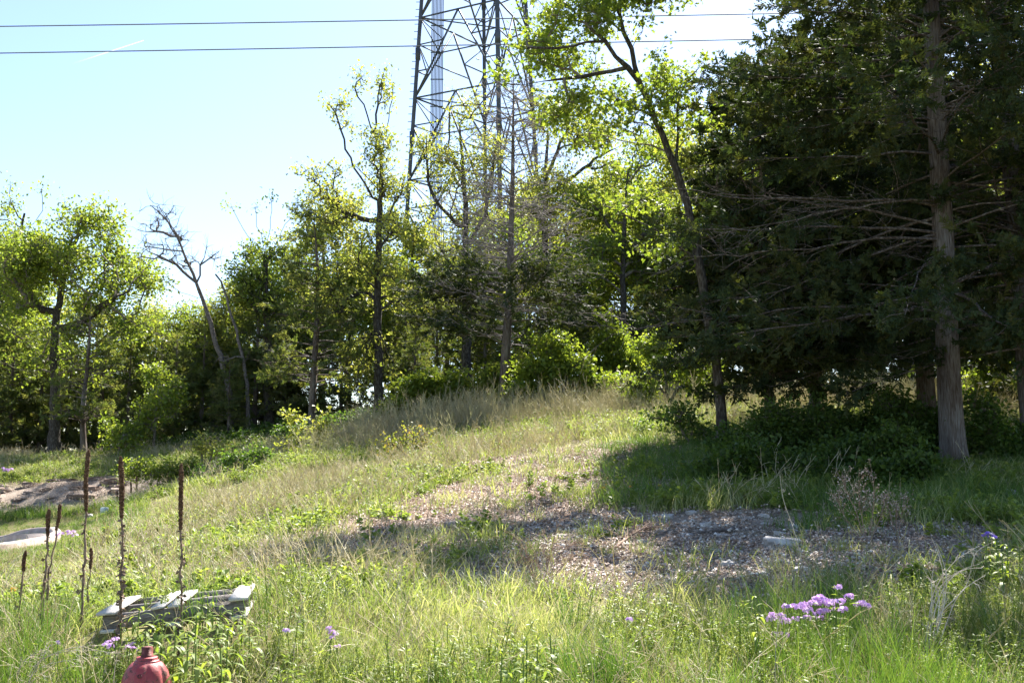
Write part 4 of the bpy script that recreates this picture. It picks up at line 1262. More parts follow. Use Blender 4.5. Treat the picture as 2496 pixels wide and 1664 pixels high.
# ------------------------------------------------------------------ fire hydrant
def hydrant():
    c = P(357, 1640, 6.5)
    topz = P(357, 1572, 6.5)[2]
    root = thing('fire_hydrant', 'faded red fire hydrant with worn paint among the grass at the bottom edge', 'fire hydrant', (c[0], c[1], topz - .80), rotz=.35)
    mb = MB()
    lathe(mb, [(.175, -.25), (.175, .02), (.17, .03), (.105, .035), (.10, .05), (.10, .40), (.125, .41), (.128, .425), (.128, .455), (.12, .46)], 40)
    barrel = mb.build('barrel', M['hydrant'], root, True)
    mb = MB()
    lathe(mb, [(.150, .455, 0), (.152, .47, 0), (.152, .50, 0), (.1445, .505, .0), (.1445, .535, .05), (.1425, .57, .07), (.138, .60, .08), (.130, .632, .085), (.118, .662, .085), (.103, .685, .07), (.086, .702, .03), (.076, .709, 0)], 96, nf=8)
    bonnet = mb.build('bonnet', M['hydrant'], root, True)
    mb = MB()
    lathe(mb, [(.069, .705), (.069, .716), (.066, .719), (.060, .7195), (.060, .733), (.057, .737), (.030, .738)], 40)
    mb.build('top_flange', M['hydrant'], root)
    mb = MB()
    lathe(mb, [(.036, .736), (.036, .744), (.033, .746), (.031, .790), (.028, .794)], 4)
    mb.build('operating_nut', M['hydrant_nut'], root)
    for a in np.arange(8) * math.pi / 4 + .2:                     # bolts of the bonnet flange
        mb = MB()
        lathe(mb, [(.012, .485), (.012, .51), (.007, .511), (.007, .52)], 6)
        mb.build('bolt', M['hydrant_nut'], bonnet, loc=(.137 * math.cos(a), .137 * math.sin(a), 0))
    for ang, r in ((math.pi / 2, .045), (-math.pi / 2, .045), (-math.pi - .1, .06)):
        mb = MB()
        lathe(mb, [(r, 0), (r, .07), (r + .014, .075), (r + .014, .12), (r + .008, .125)], 20)
        lathe(mb, [(.016, .125), (.015, .155)], 5)
        o = mb.build('nozzle_cap', M['hydrant'], barrel, True, loc=(.09 * math.cos(ang), .09 * math.sin(ang), .28))
        o.rotation_euler = (0, math.pi / 2, ang)
    mb = MB()                                                      # oil plug on the bonnet face
    lathe(mb, [(.013, 0), (.013, .006), (.006, .006), (.006, .002)], 8)
    d = np.array([-.35, -1.0])
    d = d / np.linalg.norm(d)
    o = mb.build('oil_plug', M['hydrant_nut'], bonnet, loc=(d[0] * .121, d[1] * .121, .648))
    o.rotation_euler = (math.radians(52), 0, math.atan2(d[1], d[0]) + math.pi / 2)
hydrant()

# ------------------------------------------------------------------ wooden pallet
def pallet():
    rng = np.random.RandomState(4)
    A, Dn = P(345, 1455, 8.85), P(565, 1466, 7.85)
    D, Cn = P(612, 1423, 9.0), P(243, 1496, 7.7)
    u = norm((D - A) + (Dn - Cn))
    v0 = (A - Cn) + (D - Dn)
    n = norm(np.cross(u, v0))
    v = np.cross(n, u)
    R = np.c_[u, v, n]
    c = (A + D + Cn + Dn) / 4
    root = thing('wooden_pallet', 'weathered grey wooden pallet lying tilted in the weeds', 'pallet', c)
    for s in (-.50, 0, .50):
        mb = MB()
        box(mb, (.0, s, -.058), (.475, .019, .050), jit=.003, rng=rng)
        o = mb.build('stringer', M['plank_shaded'], root)
        set_rot(o, R)
    for x, w, dy in ((-.44, .062, -.02), (-.105, .042, .01), (.012, .046, .0), (.435, .066, .02)):
        mb = MB()
        box(mb, (x, dy, .0035), (w, .575, .009), jit=.003, rng=rng)
        sl = mb.build('slat', M['planks'], root)
        set_rot(sl, R)
        for s in (-.50, 0, .50):                                   # nail heads over each stringer
            for q in (-.5, .5):
                mb = MB()
                lathe(mb, [(.004, .0), (.004, .0015), (.002, .002)], 8)
                mb.build('nail', M['wire'], sl, loc=(x + q * w, s, .0125))
    for x in (-.43, 0, .43):
        mb = MB()
        box(mb, (x, 0, -.118), (.06, .56, .009), jit=.003, rng=rng)
        set_rot(mb.build('slat', M['planks'], root), R)
def set_rot(o, R):
    from mathutils import Matrix
    o.rotation_euler = Matrix([list(r) for r in R]).to_euler()
pallet()

# ------------------------------------------------------------------ dead mullein stalks
def mullein(tip, neck, base_px, Y, r, label, leafy=1.0, seed=0):
    rng = np.random.RandomState(seed)
    b = foot(base_px[0], base_px[1], Y)
    b[:2] = P(base_px[0], base_px[1], Y)[:2]
    t, k = P(*tip, Y) - b, P(*neck, Y) - b
    root = thing('mullein_stalk', label, 'dead stalk', b, 'dead mullein stalks in the grass')
    q = resample([np.array([0, 0, -.05]), k * .5 + rng.randn(3) * .012, k], .05)
    q[1:-1] += rng.randn(len(q) - 2, 3) * .0045 + np.sin(np.linspace(0, rng.uniform(5, 9), len(q) - 2))[:, None] * [.0022, .002, 0]
    mb = MB()
    tube(mb, q, np.linspace(r * .75, r * .42, len(q)) * rng.uniform(.75, 1.3, len(q)), 6)
    mb.build('stem', M['mullein_stem'], root, True)
    # shrivelled leaf stubs and capsules up the stem
    mb = MB()
    nst = int(np.linalg.norm(k) * 60 * leafy)
    f = rng.rand(nst) ** .8
    pos = np.stack([np.interp(f, np.linspace(0, 1, len(q)), q[:, c]) for c in range(3)], -1)
    az = rng.rand(nst) * 6.28
    d = np.stack([np.cos(az), np.sin(az), rng.uniform(-.9, .3, nst)], -1)
    replicate(mb, LEAF2[0] * [1.3, 1, 2], LEAF2[1], pos + d * r * .3, rotmats(d, rng.randn(nst, 3)), rng.uniform(.012, .045, nst) * (1.8 - 1.2 * f), rng.rand(nst))
    octv = np.array([[1, 0, 0], [-1, 0, 0], [0, 1, 0], [0, -1, 0], [0, 0, 1.3], [0, 0, -1]]) * .5
    octf = np.array([[0, 2, 4], [2, 1, 4], [1, 3, 4], [3, 0, 4], [2, 0, 5], [1, 2, 5], [3, 1, 5], [0, 3, 5]])
    ns = nst // 2
    replicate(mb, octv, octf, pos[:ns] + d[:ns] * r * .5, rotmats(rng.randn(ns, 3), rng.randn(ns, 3)), rng.uniform(.010, .02, ns), rng.rand(ns))
    if mb.n:
        tag(mb.build('withered_leaf', M['mullein_stem'], root), kind='stuff')
    hd = resample([k, (k + t) / 2 + rng.randn(3) * .006, t], .015)
    n = len(hd)
    s = np.linspace(0, 1, n)
    rad = r * (.62 + .38 * np.sin(np.clip(s * 2.2 + .35, 0, np.pi / 2))) * np.minimum(1, ((1 - s) * 9 + .25)) * rng.uniform(.88, 1.08, n)
    mb = MB()
    tube(mb, hd, rad * .85, 9, cap=True, lump=.1, rng=rng)
    nc = int(n * 16)
    f = rng.rand(nc)
    pos = np.stack([np.interp(f, s, hd[:, c]) for c in range(3)], -1)
    rr_ = np.interp(f, s, rad)
    az = rng.rand(nc) * 6.28
    d = np.stack([np.cos(az), np.sin(az), np.full(nc, .15)], -1)
    replicate(mb, octv, octf, pos + d * (rr_ * .88)[:, None], rotmats(d, rng.randn(nc, 3)), rng.uniform(.008, .013, nc), rng.rand(nc))
    mb.build('seed_head', M['mullein'], root)
ML = 'dead brown mullein stalk '
mullein((63, 1341), (57, 1391), (34, 1625), 8.0, .014, ML + 'with a short head, leftmost of the tall stalks', .3, 61)
mullein((119, 1240), (116, 1305), (100, 1600), 7.9, .015, ML + 'with a shaggy stem, second from the left, left of the tallest', 1.1, 62)
mullein((146, 1228), (137, 1292), (112, 1470), 8.6, .013, ML + 'with a slanting thin stem crossing behind the shaggy one', .3, 63)
mullein((216, 1096), (210, 1245), (195, 1575), 8.2, .0165, ML + 'reaching highest of all, long dark head, bowed stem', .5, 64)
mullein((222, 1335), (220, 1384), (213, 1530), 8.7, .012, ML + 'short and thin with a small head, just right of the tallest', .25, 65)
mullein((294, 1113), (296, 1262), (291, 1568), 7.3, .0165, ML + 'thickest and straight, in front of the left end of the pallet', 1.5, 66)
mullein((442, 1131), (440, 1290), (440, 1540), 7.35, .0148, ML + 'standing in front of the middle of the pallet', 1.3, 67)
mullein((333, 1160), (333, 1195), (333, 1240), 29, .028, ML + 'far off on the eroded bank, tallest of the three there', .3, 68)
mullein((319, 1175), (319, 1200), (318, 1225), 29.5, .026, ML + 'far off on the eroded bank, middle of the three there', .3, 69)
mullein((285, 1195), (285, 1215), (285, 1245), 29.5, .022, ML + 'far off beside the green pedestal, shortest of the three there', .3, 70)

# ------------------------------------------------------------------ utility pedestal
def pedestal():
    Y = 30.5
    b = foot(253, 1272, Y)
    top = P(253, 1236, Y)[2]
    h = top - b[2]
    root = thing('utility_pedestal', 'pale green cylindrical utility pedestal in the grass by the eroded bank', 'utility pedestal', b)
    mb = MB()
    lathe(mb, [(.10, -.2), (.10, h - .10), (.097, h - .09)], 24)
    body = mb.build('body', M['pedestal'], root, True)
    mb = MB()
    lathe(mb, [(.106, h - .10), (.106, h - .02), (.098, h - .005), (.05, h + .004)], 24)
    mb.build('cap', M['pedestal_cap'], root, True)
    mb = MB()
    box(mb, (0, -.103, h * .55), (.012, .006, .03))
    mb.build('latch', M['pedestal_cap'], body)
pedestal()

# ------------------------------------------------------------------ rocks, sticks
def rock(label, loc, size, seed, mat='rock', group=None, name='rock', blocky=.6):
    rng = np.random.RandomState(seed)
    g = np.linspace(-1, 1, 5)
    mb = MB()
    for ax in range(3):
        for s in (-1, 1):
            a, b = np.meshgrid(g, g, indexing='ij')
            p = np.zeros((5, 5, 3))
            p[..., ax] = s
            p[..., (ax + 1) % 3], p[..., (ax + 2) % 3] = a, b
            p = p.reshape(-1, 3)
            sp = p / np.linalg.norm(p, axis=1, keepdims=True) * 1.25
            p = p * blocky + sp * (1 - blocky)
            q = p * 1.7
            dn = np.sin(q @ rng.RandomState(0).randn(3, 3).T * 1.3 + seed) if False else 0
            w = np.stack([vnoise(q[:, 0] + seed * 3.1, q[:, 1] + q[:, 2] * 1.7, 1.0, k + seed % 7) - .5 for k in range(3)], -1)
            p = p + w * .55
            i, j = np.meshgrid(np.arange(4), np.arange(4), indexing='ij')
            f = np.stack([i * 5 + j, i * 5 + j + 1, (i + 1) * 5 + j + 1, (i + 1) * 5 + j], -1).reshape(-1, 4)
            mb.add(p * np.asarray(size) / 2, f if s > 0 else f[:, ::-1], rnd=(seed * .37) % 1)
    o = mb.build(name, M[mat], None, False, loc)
    o.rotation_euler = (rng.uniform(-.12, .12), rng.uniform(-.12, .12), rng.uniform(-.5, .5))
    return tag(o, label, 'rock', group)
p = G(1905, 1338)
rock('large flat pale grey stone lying on the shaded gravel', p + [0, 0, .03], (.34, .42, .14), 3, blocky=.7)
p = G(2466, 1222)
rock('small pale stone in the shaded grass near the right edge', p + [0, 0, .05], (.13, .13, .11), 5)
p = G(211, 1258)
rock('rounded whitish boulder in the grass just left of the green pedestal', np.array([*P(216, 1258, 31)[:2], P(216, 1258, 31)[2]]), (.2, .2, .12), 6)
rng0 = np.random.RandomState(9)
for i in range(80):
    px = rng0.uniform(-40, 420)
    py = rng0.choice([1175, 1186, 1198, 1212, 1228, 1240]) + rng0.uniform(-4, 4) + (8 if px > 300 else 0)
    Y = 34.2 + (1240 - py) / 65 * 2.2 - (2 if px > 310 else 0)
    q = P(px, py, Y)
    z = hz(q[0], q[1])
    s = rng0.uniform(.14, .5)
    rock('flat brown slab of rock poking out of the eroded bank', (q[0], q[1], z + .02), (s, s * .8, s * rng0.uniform(.22, .4)), 20 + i, 'bankrock', 'rock slabs in the eroded bank', blocky=.85)
for i in range(8):
    q = P(rng0.uniform(540, 680), rng0.uniform(1128, 1160), 33)
    s = rng0.uniform(.25, .6)
    rock('flat brown slab of rock on the small scar above the bramble', (q[0], q[1], hz(q[0], q[1]) + .02), (s, s * .8, s * .25), 80 + i, 'bankrock', 'rock slabs in the small scar', blocky=.85)
for i in range(40):
    px, py = rng0.uniform(1330, 2350), rng0.uniform(1245, 1410)
    q = G(px, py)
    s = rng0.uniform(.06, .15)
    rock('pale fist-sized stone scattered on the shaded gravel', q + [0, 0, s * .12], (s, s * .85, s * .5), 120 + i, 'rock', 'stones on the shaded gravel', blocky=.55)

def stick(label, a, b, r, seed, mat='deadwood', bend=.05, lift=.02, forks=2, name='fallen_stick'):
    rng = np.random.RandomState(seed)
    A, B = G(*a), G(*b)
    n = 9
    t = np.linspace(0, 1, n)
    q = A + (B - A) * t[:, None]
    q[:, 2] = H(q[:, 0], q[:, 1]) + lift + r
    q += np.cumsum(rng.randn(n, 3) * bend * np.linalg.norm(B - A) / n, 0)
    mb = MB()
    tube(mb, q, r * (1 - .6 * t), 7, cap=True)
    for _ in range(forks):
        i = rng.randint(3, n - 1)
        d = norm(q[i] - q[i - 1]) + rng.randn(3) * [.5, .5, .25]
        e = q[i] + d * .3 * np.linalg.norm(B - A)
        e[2] = max(e[2], hz(e[0], e[1]) + .02)
        tube(mb, [q[i], (q[i] + e) / 2, e], [r * .5, r * .4, r * .15], 5)
    tag(mb.build(name, M[mat], None, True), label, 'stick')
stick('forked pale stick at the upper left of the shaded gravel', (1435, 1262), (1535, 1280), .02, 1)
stick('long fallen branch lying across the middle of the shaded gravel', (1790, 1295), (1700, 1305), .03, 2)
stick('thin grey stick below the dead brown weed on the right', (2095, 1268), (2300, 1275), .02, 3)
stick('grey stick on the gravel left of the flat pale stone', (1960, 1308), (1880, 1325), .025, 4, forks=0)
stick('dark fallen branch at the top edge of the sunlit leaf litter', (1130, 1165), (1180, 1150), .035, 5, 'oak_bark', forks=1)
stick('short log of pinkish wood on the sunlit leaf litter', (1085, 1293), (1130, 1284), .04, 6, 'pale_bark', forks=0)
stick('crooked stick lying in the narrow strip of shade left of the gravel', (1010, 1392), (1090, 1380), .025, 7)

# brushy dead cedar bough lying on the gravel
def bough(a, b, label, seed, mat='brownstem', n=70, w=.35):
    rng = np.random.RandomState(seed)
    A, B = G(*a), G(*b)
    mb = MB()
    ax = B - A
    L = np.linalg.norm(ax)
    tube(mb, [A + [0, 0, .03], (A + B) / 2 + [0, 0, .09], B + [0, 0, .05]], [.018, .013, .004], 6)
    for i in range(n):
        t = rng.rand() ** .8
        p0 = A + ax * t + [0, 0, .03 + .06 * math.sin(t * 3.14)]
        d = norm(ax / L * .9 + rng.randn(3) * [.6, .6, .35])
        e = p0 + d * w * rng.uniform(.4, 1) * (1.1 - .6 * t)
        e[2] = max(e[2], hz(e[0], e[1]) + .01)
        tube(mb, [p0, (p0 + e) / 2 + rng.randn(3) * .015, e], [.005, .004, .0015], 3)
    tag(mb.build('dead_bough', M[mat]), label, 'dead branch')
bough((1500, 1345), (1600, 1290), 'brushy dead cedar bough lying on the shaded gravel', 8)

# ------------------------------------------------------------------ dead weeds standing alone
def dead_weed(label, px, py, Y, mains, r, mat, seed, side=8, sl=.3, name='dead_weed', droop=.0, sub=2, bits=0, cat='dead plant'):
    """mains: list of pixel polylines (from the foot up) at depth Y"""
    rng = np.random.RandomState(seed)
    b = foot(px, py, Y)
    root = thing(name, label, cat, b)
    mb, tw = MB(), MB()
    ends = []
    for ln in mains:
        q = [P(x, y, Y) + [0, rng.uniform(-.06, .06), 0] - b for x, y in ln]
        q[0] = np.array([q[0][0], rng.uniform(-.04, .04), -.02])
        q = resample(q, .05)
        s = np.linspace(0, 1, len(q))
        tube(mb, q, r * (1 - .7 * s), 5)
        for _ in range(side):
            i = rng.randint(int(len(q) * .35), len(q) - 1)
            tg = norm(q[i + 1] - q[i])
            d = norm(tg + rng.randn(3) * .55)
            L = sl * rng.uniform(.3, 1) * (1.15 - s[i] * .6)
            e = q[i] + d * L + [0, 0, -droop * L]
            mid = q[i] + d * L * .55 + rng.randn(3) * .012
            tube(tw, [q[i], mid, e], [r * .45, r * .3, r * .12], 3)
            ends.append(e)
            for _ in range(sub):
                e2 = mid + norm(d + rng.randn(3) * .6) * L * .45 + [0, 0, -droop * L * .4]
                tube(tw, [mid, (mid + e2) / 2 + rng.randn(3) * .006, e2], [r * .25, r * .2, r * .1], 3)
                ends.append(e2)
    mb.build('stem', M[mat], root, True)
    tag(tw.build('twig', M[mat], root), kind='stuff')
    if bits:
        E = np.repeat(np.array(ends), bits, 0)
        lm = MB()
        n = len(E)
        replicate(lm, LEAF2[0], LEAF2[1], E + rng.randn(n, 3) * .02, rotmats(rng.randn(n, 3), rng.randn(n, 3)), rng.uniform(.012, .03, n), rng.rand(n))
        lm.build('seed_head', M['litter'], root)
dead_weed('bushy dead brown weed with many seed twigs in front of the shaded thicket', 2115, 1320, 11.8,
          [[(2110, 1320), (2085, 1240), (2060, 1190), (2050, 1150)], [(2112, 1320), (2100, 1240), (2090, 1180), (2090, 1140)], [(2116, 1320), (2125, 1250), (2130, 1190), (2125, 1130)], [(2118, 1320), (2150, 1250), (2160, 1200)],
           [(2105, 1320), (2060, 1260), (2038, 1210)]], .006, 'brownstem', 71, 14, .28, sub=3, bits=2)
dead_weed('smaller dead brown weed right of the bushy one, before the grey stick', 2190, 1310, 11.9, [[(2185, 1310), (2170, 1250), (2160, 1210)], [(2190, 1310), (2195, 1240), (2210, 1195)], [(2188, 1310), (2180, 1260), (2190, 1220)]], .005, 'brownstem', 72, 10, .22, sub=3, bits=2)
dead_weed('single tall dry stalk with curled leaves rising before the shaded gravel', 1960, 1400, 9.8, [[(1965, 1400), (1945, 1320), (1925, 1260), (1908, 1215), (1901, 1158)]], .006, 'drystem', 73, 4, .12, sub=1, bits=2)
dead_weed('clump of pale arching dead stalks bent to the right in the grass on the right', 2255, 1560, 7.6,
          [[(2240, 1545), (2275, 1480), (2300, 1420), (2340, 1385), (2385, 1372)], [(2245, 1545), (2285, 1470), (2320, 1410), (2370, 1380), (2400, 1385)], [(2248, 1550), (2290, 1480), (2295, 1430), (2255, 1405), (2252, 1380)],
           [(2250, 1550), (2270, 1490), (2262, 1430), (2280, 1365)], [(2252, 1550), (2300, 1460), (2305, 1390), (2290, 1330)], [(2255, 1550), (2310, 1450), (2300, 1370), (2278, 1310)], [(2258, 1555), (2330, 1440), (2400, 1400)],
           [(2250, 1555), (2290, 1500), (2360, 1430), (2365, 1340), (2420, 1320)], [(2240, 1555), (2280, 1440), (2330, 1360), (2390, 1330)]], .0055, 'drystem', 74, 5, .16, sub=2, droop=.2)
dead_weed('feathery grey dead weed with drooping sprays at the edge of the shadow', 1320, 1470, 10.0,
          [[(1310, 1465), (1305, 1400), (1280, 1340), (1250, 1300), (1225, 1290)], [(1315, 1465), (1320, 1390), (1300, 1330), (1262, 1310)], [(1318, 1465), (1335, 1390), (1330, 1320), (1325, 1290)], [(1322, 1465), (1350, 1380), (1380, 1330), (1420, 1310)],
           [(1324, 1465), (1360, 1390), (1400, 1350), (1430, 1345)], [(1320, 1465), (1345, 1340), (1360, 1270), (1400, 1230)], [(1312, 1465), (1290, 1380), (1268, 1350)]], .005, 'brownstem', 75, 22, .2, sub=3, droop=.25)
dead_weed('tangle of thin pale dead stems at the top of the bright grass, below the gravel', 1490, 1500, 9.0,
          [[(1480 + dx, 1500), (1480 + dx * 1.5 + a, 1450), (1480 + dx * 2 + c_, 1415)] for dx, a, c_ in ((-50, 10, -30), (-30, -10, 20), (-10, 15, 10), (5, -5, -25), (20, 10, 30), (35, -20, 0), (50, 5, 30), (60, 15, -20))], .0035, 'drystem', 76, 8, .2, sub=2, droop=.1)
dead_weed('grey bent-over dead weed lying in the grass at the bottom left corner', 40, 1640, 6.8,
          [[(20, 1650), (80, 1610), (160, 1585), (240, 1580), (300, 1590)], [(20, 1655), (90, 1620), (170, 1610), (240, 1600)], [(25, 1655), (100, 1600), (180, 1575), (260, 1570)], [(15, 1655), (60, 1600), (130, 1570)]], .004, 'drystem', 77, 14, .16, sub=3, droop=.1)
dead_weed('pale stick-like stem leaning over the grass between hydrant and leftmost phlox', 275, 1655, 6.6, [[(275, 1655), (275, 1610), (288, 1580), (295, 1562)]], .004, 'drystem', 78, 1, .05, sub=0)
dead_weed('looping pale dead stalks standing in the grass right of the pallet', 640, 1600, 7.8, [[(630, 1600), (635, 1560), (655, 1520), (668, 1515)], [(640, 1600), (640, 1550), (648, 1515), (668, 1510), (672, 1540)], [(650, 1600), (665, 1550), (672, 1510)],
          [(645, 1600), (600, 1540), (570, 1500)], [(660, 1590), (700, 1540), (735, 1510)]], .0035, 'drystem', 79, 3, .12, sub=1)
dead_weed('crossed thin dead stems at the lower end of the leaf litter', 860, 1500, 9.0, [[(880, 1480), (840, 1440), (805, 1400), (790, 1370)], [(900, 1480), (960, 1420), (935, 1380)], [(940, 1470), (985, 1400), (975, 1355)], [(1000, 1460), (960, 1400)]], .0035, 'drystem', 80, 5, .2, sub=2)

# ------------------------------------------------------------------ phlox and other flowers
def floret_head(mb, rng, c, r, n):
    th = np.arange(5) * 2 * np.pi / 5
    for _ in range(n):
        d = norm(rng.randn(3) * [1, 1, .6] + [0, -.2, .7])
        p = c + d * r * np.array([1, 1, .6])
        U, W = frames(norm(d + rng.randn(3) * .25)[None])
        k = rng.rand() * 6
        v, f = [p], []
        rad = r * .52
        for t in th + k:
            a = lambda q, s: p + rad * s * (math.cos(q) * U[0] + math.sin(q) * W[0]) + d * .001
            m = len(v)
            v += [a(t - .5, .75), a(t, 1.0), a(t + .5, .75)]
            f += [[0, m, m + 1], [0, m + 1, m + 2]]
        mb.add(np.array(v), f, rnd=rng.rand())
def flower_clump(label, heads, Y, r, mat, seed, px, py, stem=True, n=14, cat='flowers', name='phlox_clump', leaves=True):
    rng = np.random.RandomState(seed)
    b = foot(px, py, Y)
    root = thing(name, label, cat, b)
    smb, lmb = MB(), MB()
    for x, y in heads:
        c = P(x, y, Y + rng.uniform(-.1, .1)) - b
        mb = MB()
        floret_head(mb, rng, c, r * rng.uniform(.8, 1.15), n)
        mb.build('flower_head', M[mat], root)
        ft = np.array([c[0] * .8, c[1] + rng.uniform(-.05, .05), max(-.05, c[2] - .55)])
        q = resample([ft, (ft + c) / 2 + rng.randn(3) * .015, c], .05)
        tube(smb, q, .0025, 4)
        m = 10
        ii = rng.randint(0, len(q), m)
        az = rng.rand(m) * 6.28
        d = np.stack([np.cos(az), np.sin(az), np.full(m, .2)], -1)
        replicate(lmb, LONG[0], LONG[1], q[ii], rotmats(d, rng.randn(m, 3) * .3 + [0, 0, 1]), rng.uniform(.05, .08, m), rng.rand(m))
    smb.build('stem', M['greenstem'], root)
    if leaves:
        lmb.build('foliage', M['forb'], root)
HX = [(2043, 1431), (2000, 1457), (1988, 1460), (2069, 1453), (2032, 1466), (1958, 1475), (1916, 1477), (1934, 1478), (1948, 1482), (1980, 1470), (1995, 1468), (2010, 1465), (2022, 1472), (2050, 1466), (2092, 1473), (2103, 1470), (2112, 1477),
      (1971, 1486), (2000, 1490), (1992, 1496), (2014, 1488), (2038, 1484), (2055, 1486), (1883, 1498), (1880, 1507), (1905, 1500), (1908, 1512), (1917, 1514), (1941, 1507), (1968, 1505), (1999, 1506), (1910, 1548), (1890, 1545)]
flower_clump('large clump of lilac pink phlox in the grass at lower right', HX, 7.6, .030, 'phlox', 81, 1990, 1600)
flower_clump('few pale lilac phlox flowers in the grass right of the hydrant', [(810, 1540), (805, 1532), (818, 1545), (822, 1575), (700, 1537), (808, 1555)], 7.2, .022, 'phlox', 82, 810, 1620, n=9)
flower_clump('small lilac phlox just above the hydrant, left of its nut', [(256, 1572), (264, 1566), (270, 1574), (282, 1557), (310, 1577), (325, 1582), (320, 1570), (140, 1566)], 6.9, .020, 'phlox', 83, 270, 1640, n=8)
flower_clump('single lilac flower at the top of the bright grass in the middle', [(1535, 1510)], 8.2, .030, 'phlox', 84, 1535, 1600, n=12)
flower_clump('lilac flowers in the far grass behind the crossing stalks on the left', [(150, 1300), (165, 1296), (172, 1303), (185, 1305), (140, 1305), (178, 1296)], 16, .04, 'phlox', 85, 160, 1330, n=8)
flower_clump('pale lilac flowers in the far left grass above the eroded bank', [(8, 1142), (18, 1146), (26, 1144), (14, 1148)], 38, .09, 'phlox', 86, 15, 1160, n=8)
flower_clump('deep violet spiderwort flowers with broad leaves at the right edge of the shade', [(2405, 1301), (2414, 1303), (2424, 1309), (2400, 1306)], 9.4, .026, 'violet', 87, 2412, 1400, n=8, name='spiderwort')
flower_clump('orange flowers glowing in the shaded grass under the cedars', [(1470, 1188), (1480, 1180), (1540, 1186), (1610, 1183), (1525, 1228), (1355, 1218), (1363, 1228)], 15.5, .03, 'orange', 88, 1500, 1240, n=6, name='orange_flower', leaves=False)
flower_clump('single orange flower in the left grass beside the leftmost stalks', [(33, 1437), (36, 1435)], 9.5, .03, 'orange', 89, 34, 1500, n=6, name='orange_flower', leaves=False)
flower_clump('orange leafy weed flowers at the top of the sunlit litter', [(1128, 1150), (1120, 1148), (1136, 1147), (1126, 1144)], 21.5, .06, 'orange', 90, 1128, 1165, n=7, name='orange_flower', leaves=False)

# tall leafy weeds in front of the pallet: each leaf a part
def leaf_mesh(L, w, droop, seed):
    rng = np.random.RandomState(seed)
    n = 6
    s = np.linspace(0, 1, n + 1)
    mb = MB()
    y = L * np.sin(s * droop) / droop
    z = -L * (1 - np.cos(s * droop)) / droop
    wd = w * np.sin(np.pi * (s * .9 + .08)) ** .8 * (1 - s * .2)
    V = []
    for i in range(n + 1):
        V += [(-wd[i], y[i], z[i] + .15 * wd[i]), (0, y[i], z[i]), (wd[i], y[i], z[i] + .15 * wd[i])]
    f = []
    for i in range(n):
        a = i * 3
        f += [[a, a + 1, a + 4, a + 3], [a + 1, a + 2, a + 5, a + 4]]
    mb.add(np.array(V), f, rnd=rng.rand())
    return mb.mesh('leaf', M['forb' if seed % 3 else 'bright_leaf'], True)
LM = [leaf_mesh(.16, .016, 1.7, s) for s in range(6)]
def leafy_weed(px, top, Y, label, group, seed, s=1.0):
    rng = random.Random(seed)
    b = P(px, top, Y)
    z0 = hz(b[0], b[1])
    h = max(.25, b[2] - z0)
    root = thing('leafy_weed', label, 'weed', (b[0], b[1], z0), group)
    mb = MB()
    q = [[0, 0, -.03], [rng.uniform(-.02, .02), 0, h * .5], [rng.uniform(-.02, .02), 0, h]]
    tube(mb, resample(q, .06), .0045, 5)
    mb.build('stem', M['greenstem'], root, True)
    n = int(h / .035)
    for i in range(min(n, 16)):
        t = 1 - i / 16 * min(.8, .55 / h)
        o = link('leaf', LM[rng.randrange(6)], root, (0, 0, h * t), (rng.uniform(.1, .75) if i > 3 else rng.uniform(.4, 1.1), 0, i * 2.4 + rng.uniform(-.4, .4)))
        sc = s * (.55 + .5 * min(1, i / 5)) * rng.uniform(.85, 1.15)
        o.scale = (sc, sc, sc)
WL = 'tall weed with drooping lance-shaped leaves growing in front of the pallet'
r_ = random.Random(31)
for i, (px, top, Y) in enumerate([(344, 1472, 8.1), (400, 1495, 7.9), (442, 1490, 8.0), (490, 1455, 8.3), (512, 1462, 8.35), (535, 1478, 8.2), (570, 1475, 8.4), (590, 1490, 8.2), (475, 1500, 7.7), (362, 1530, 7.5), (425, 1530, 7.5), (455, 1540, 7.3),
                                  (520, 1520, 7.7), (560, 1525, 7.6), (480, 1560, 7.2), (380, 1500, 8.0), (605, 1515, 8.0), (540, 1560, 7.3)]):
    leafy_weed(px, top + 8, Y - .85, WL, 'leafy weeds in front of the pallet', 200 + i)
for i, (px, top, Y) in enumerate([(1843, 1455, 7.5), (1280, 1560, 6.6), (1310, 1575, 6.5), (1340, 1545, 6.7), (1270, 1600, 6.3), (1225, 1585, 6.4)]):
    leafy_weed(px, top, Y, 'upright pale-leaved milkweed just left of the large phlox clump' if i == 0 else 'bright narrow-leaved weed standing up from the grass at bottom centre', None if i == 0 else 'narrow-leaved weeds at bottom centre', 240 + i, .8)
for i, (px, top, Y) in enumerate([(2400, 1325, 9.0), (2425, 1318, 9.1), (2455, 1330, 8.9), (2480, 1340, 8.8), (2440, 1350, 8.7)]):
    leafy_weed(px, top, Y, 'broad-leaved weed catching the sun below the violet spiderwort', 'weeds below the spiderwort', 260 + i, 1.0)

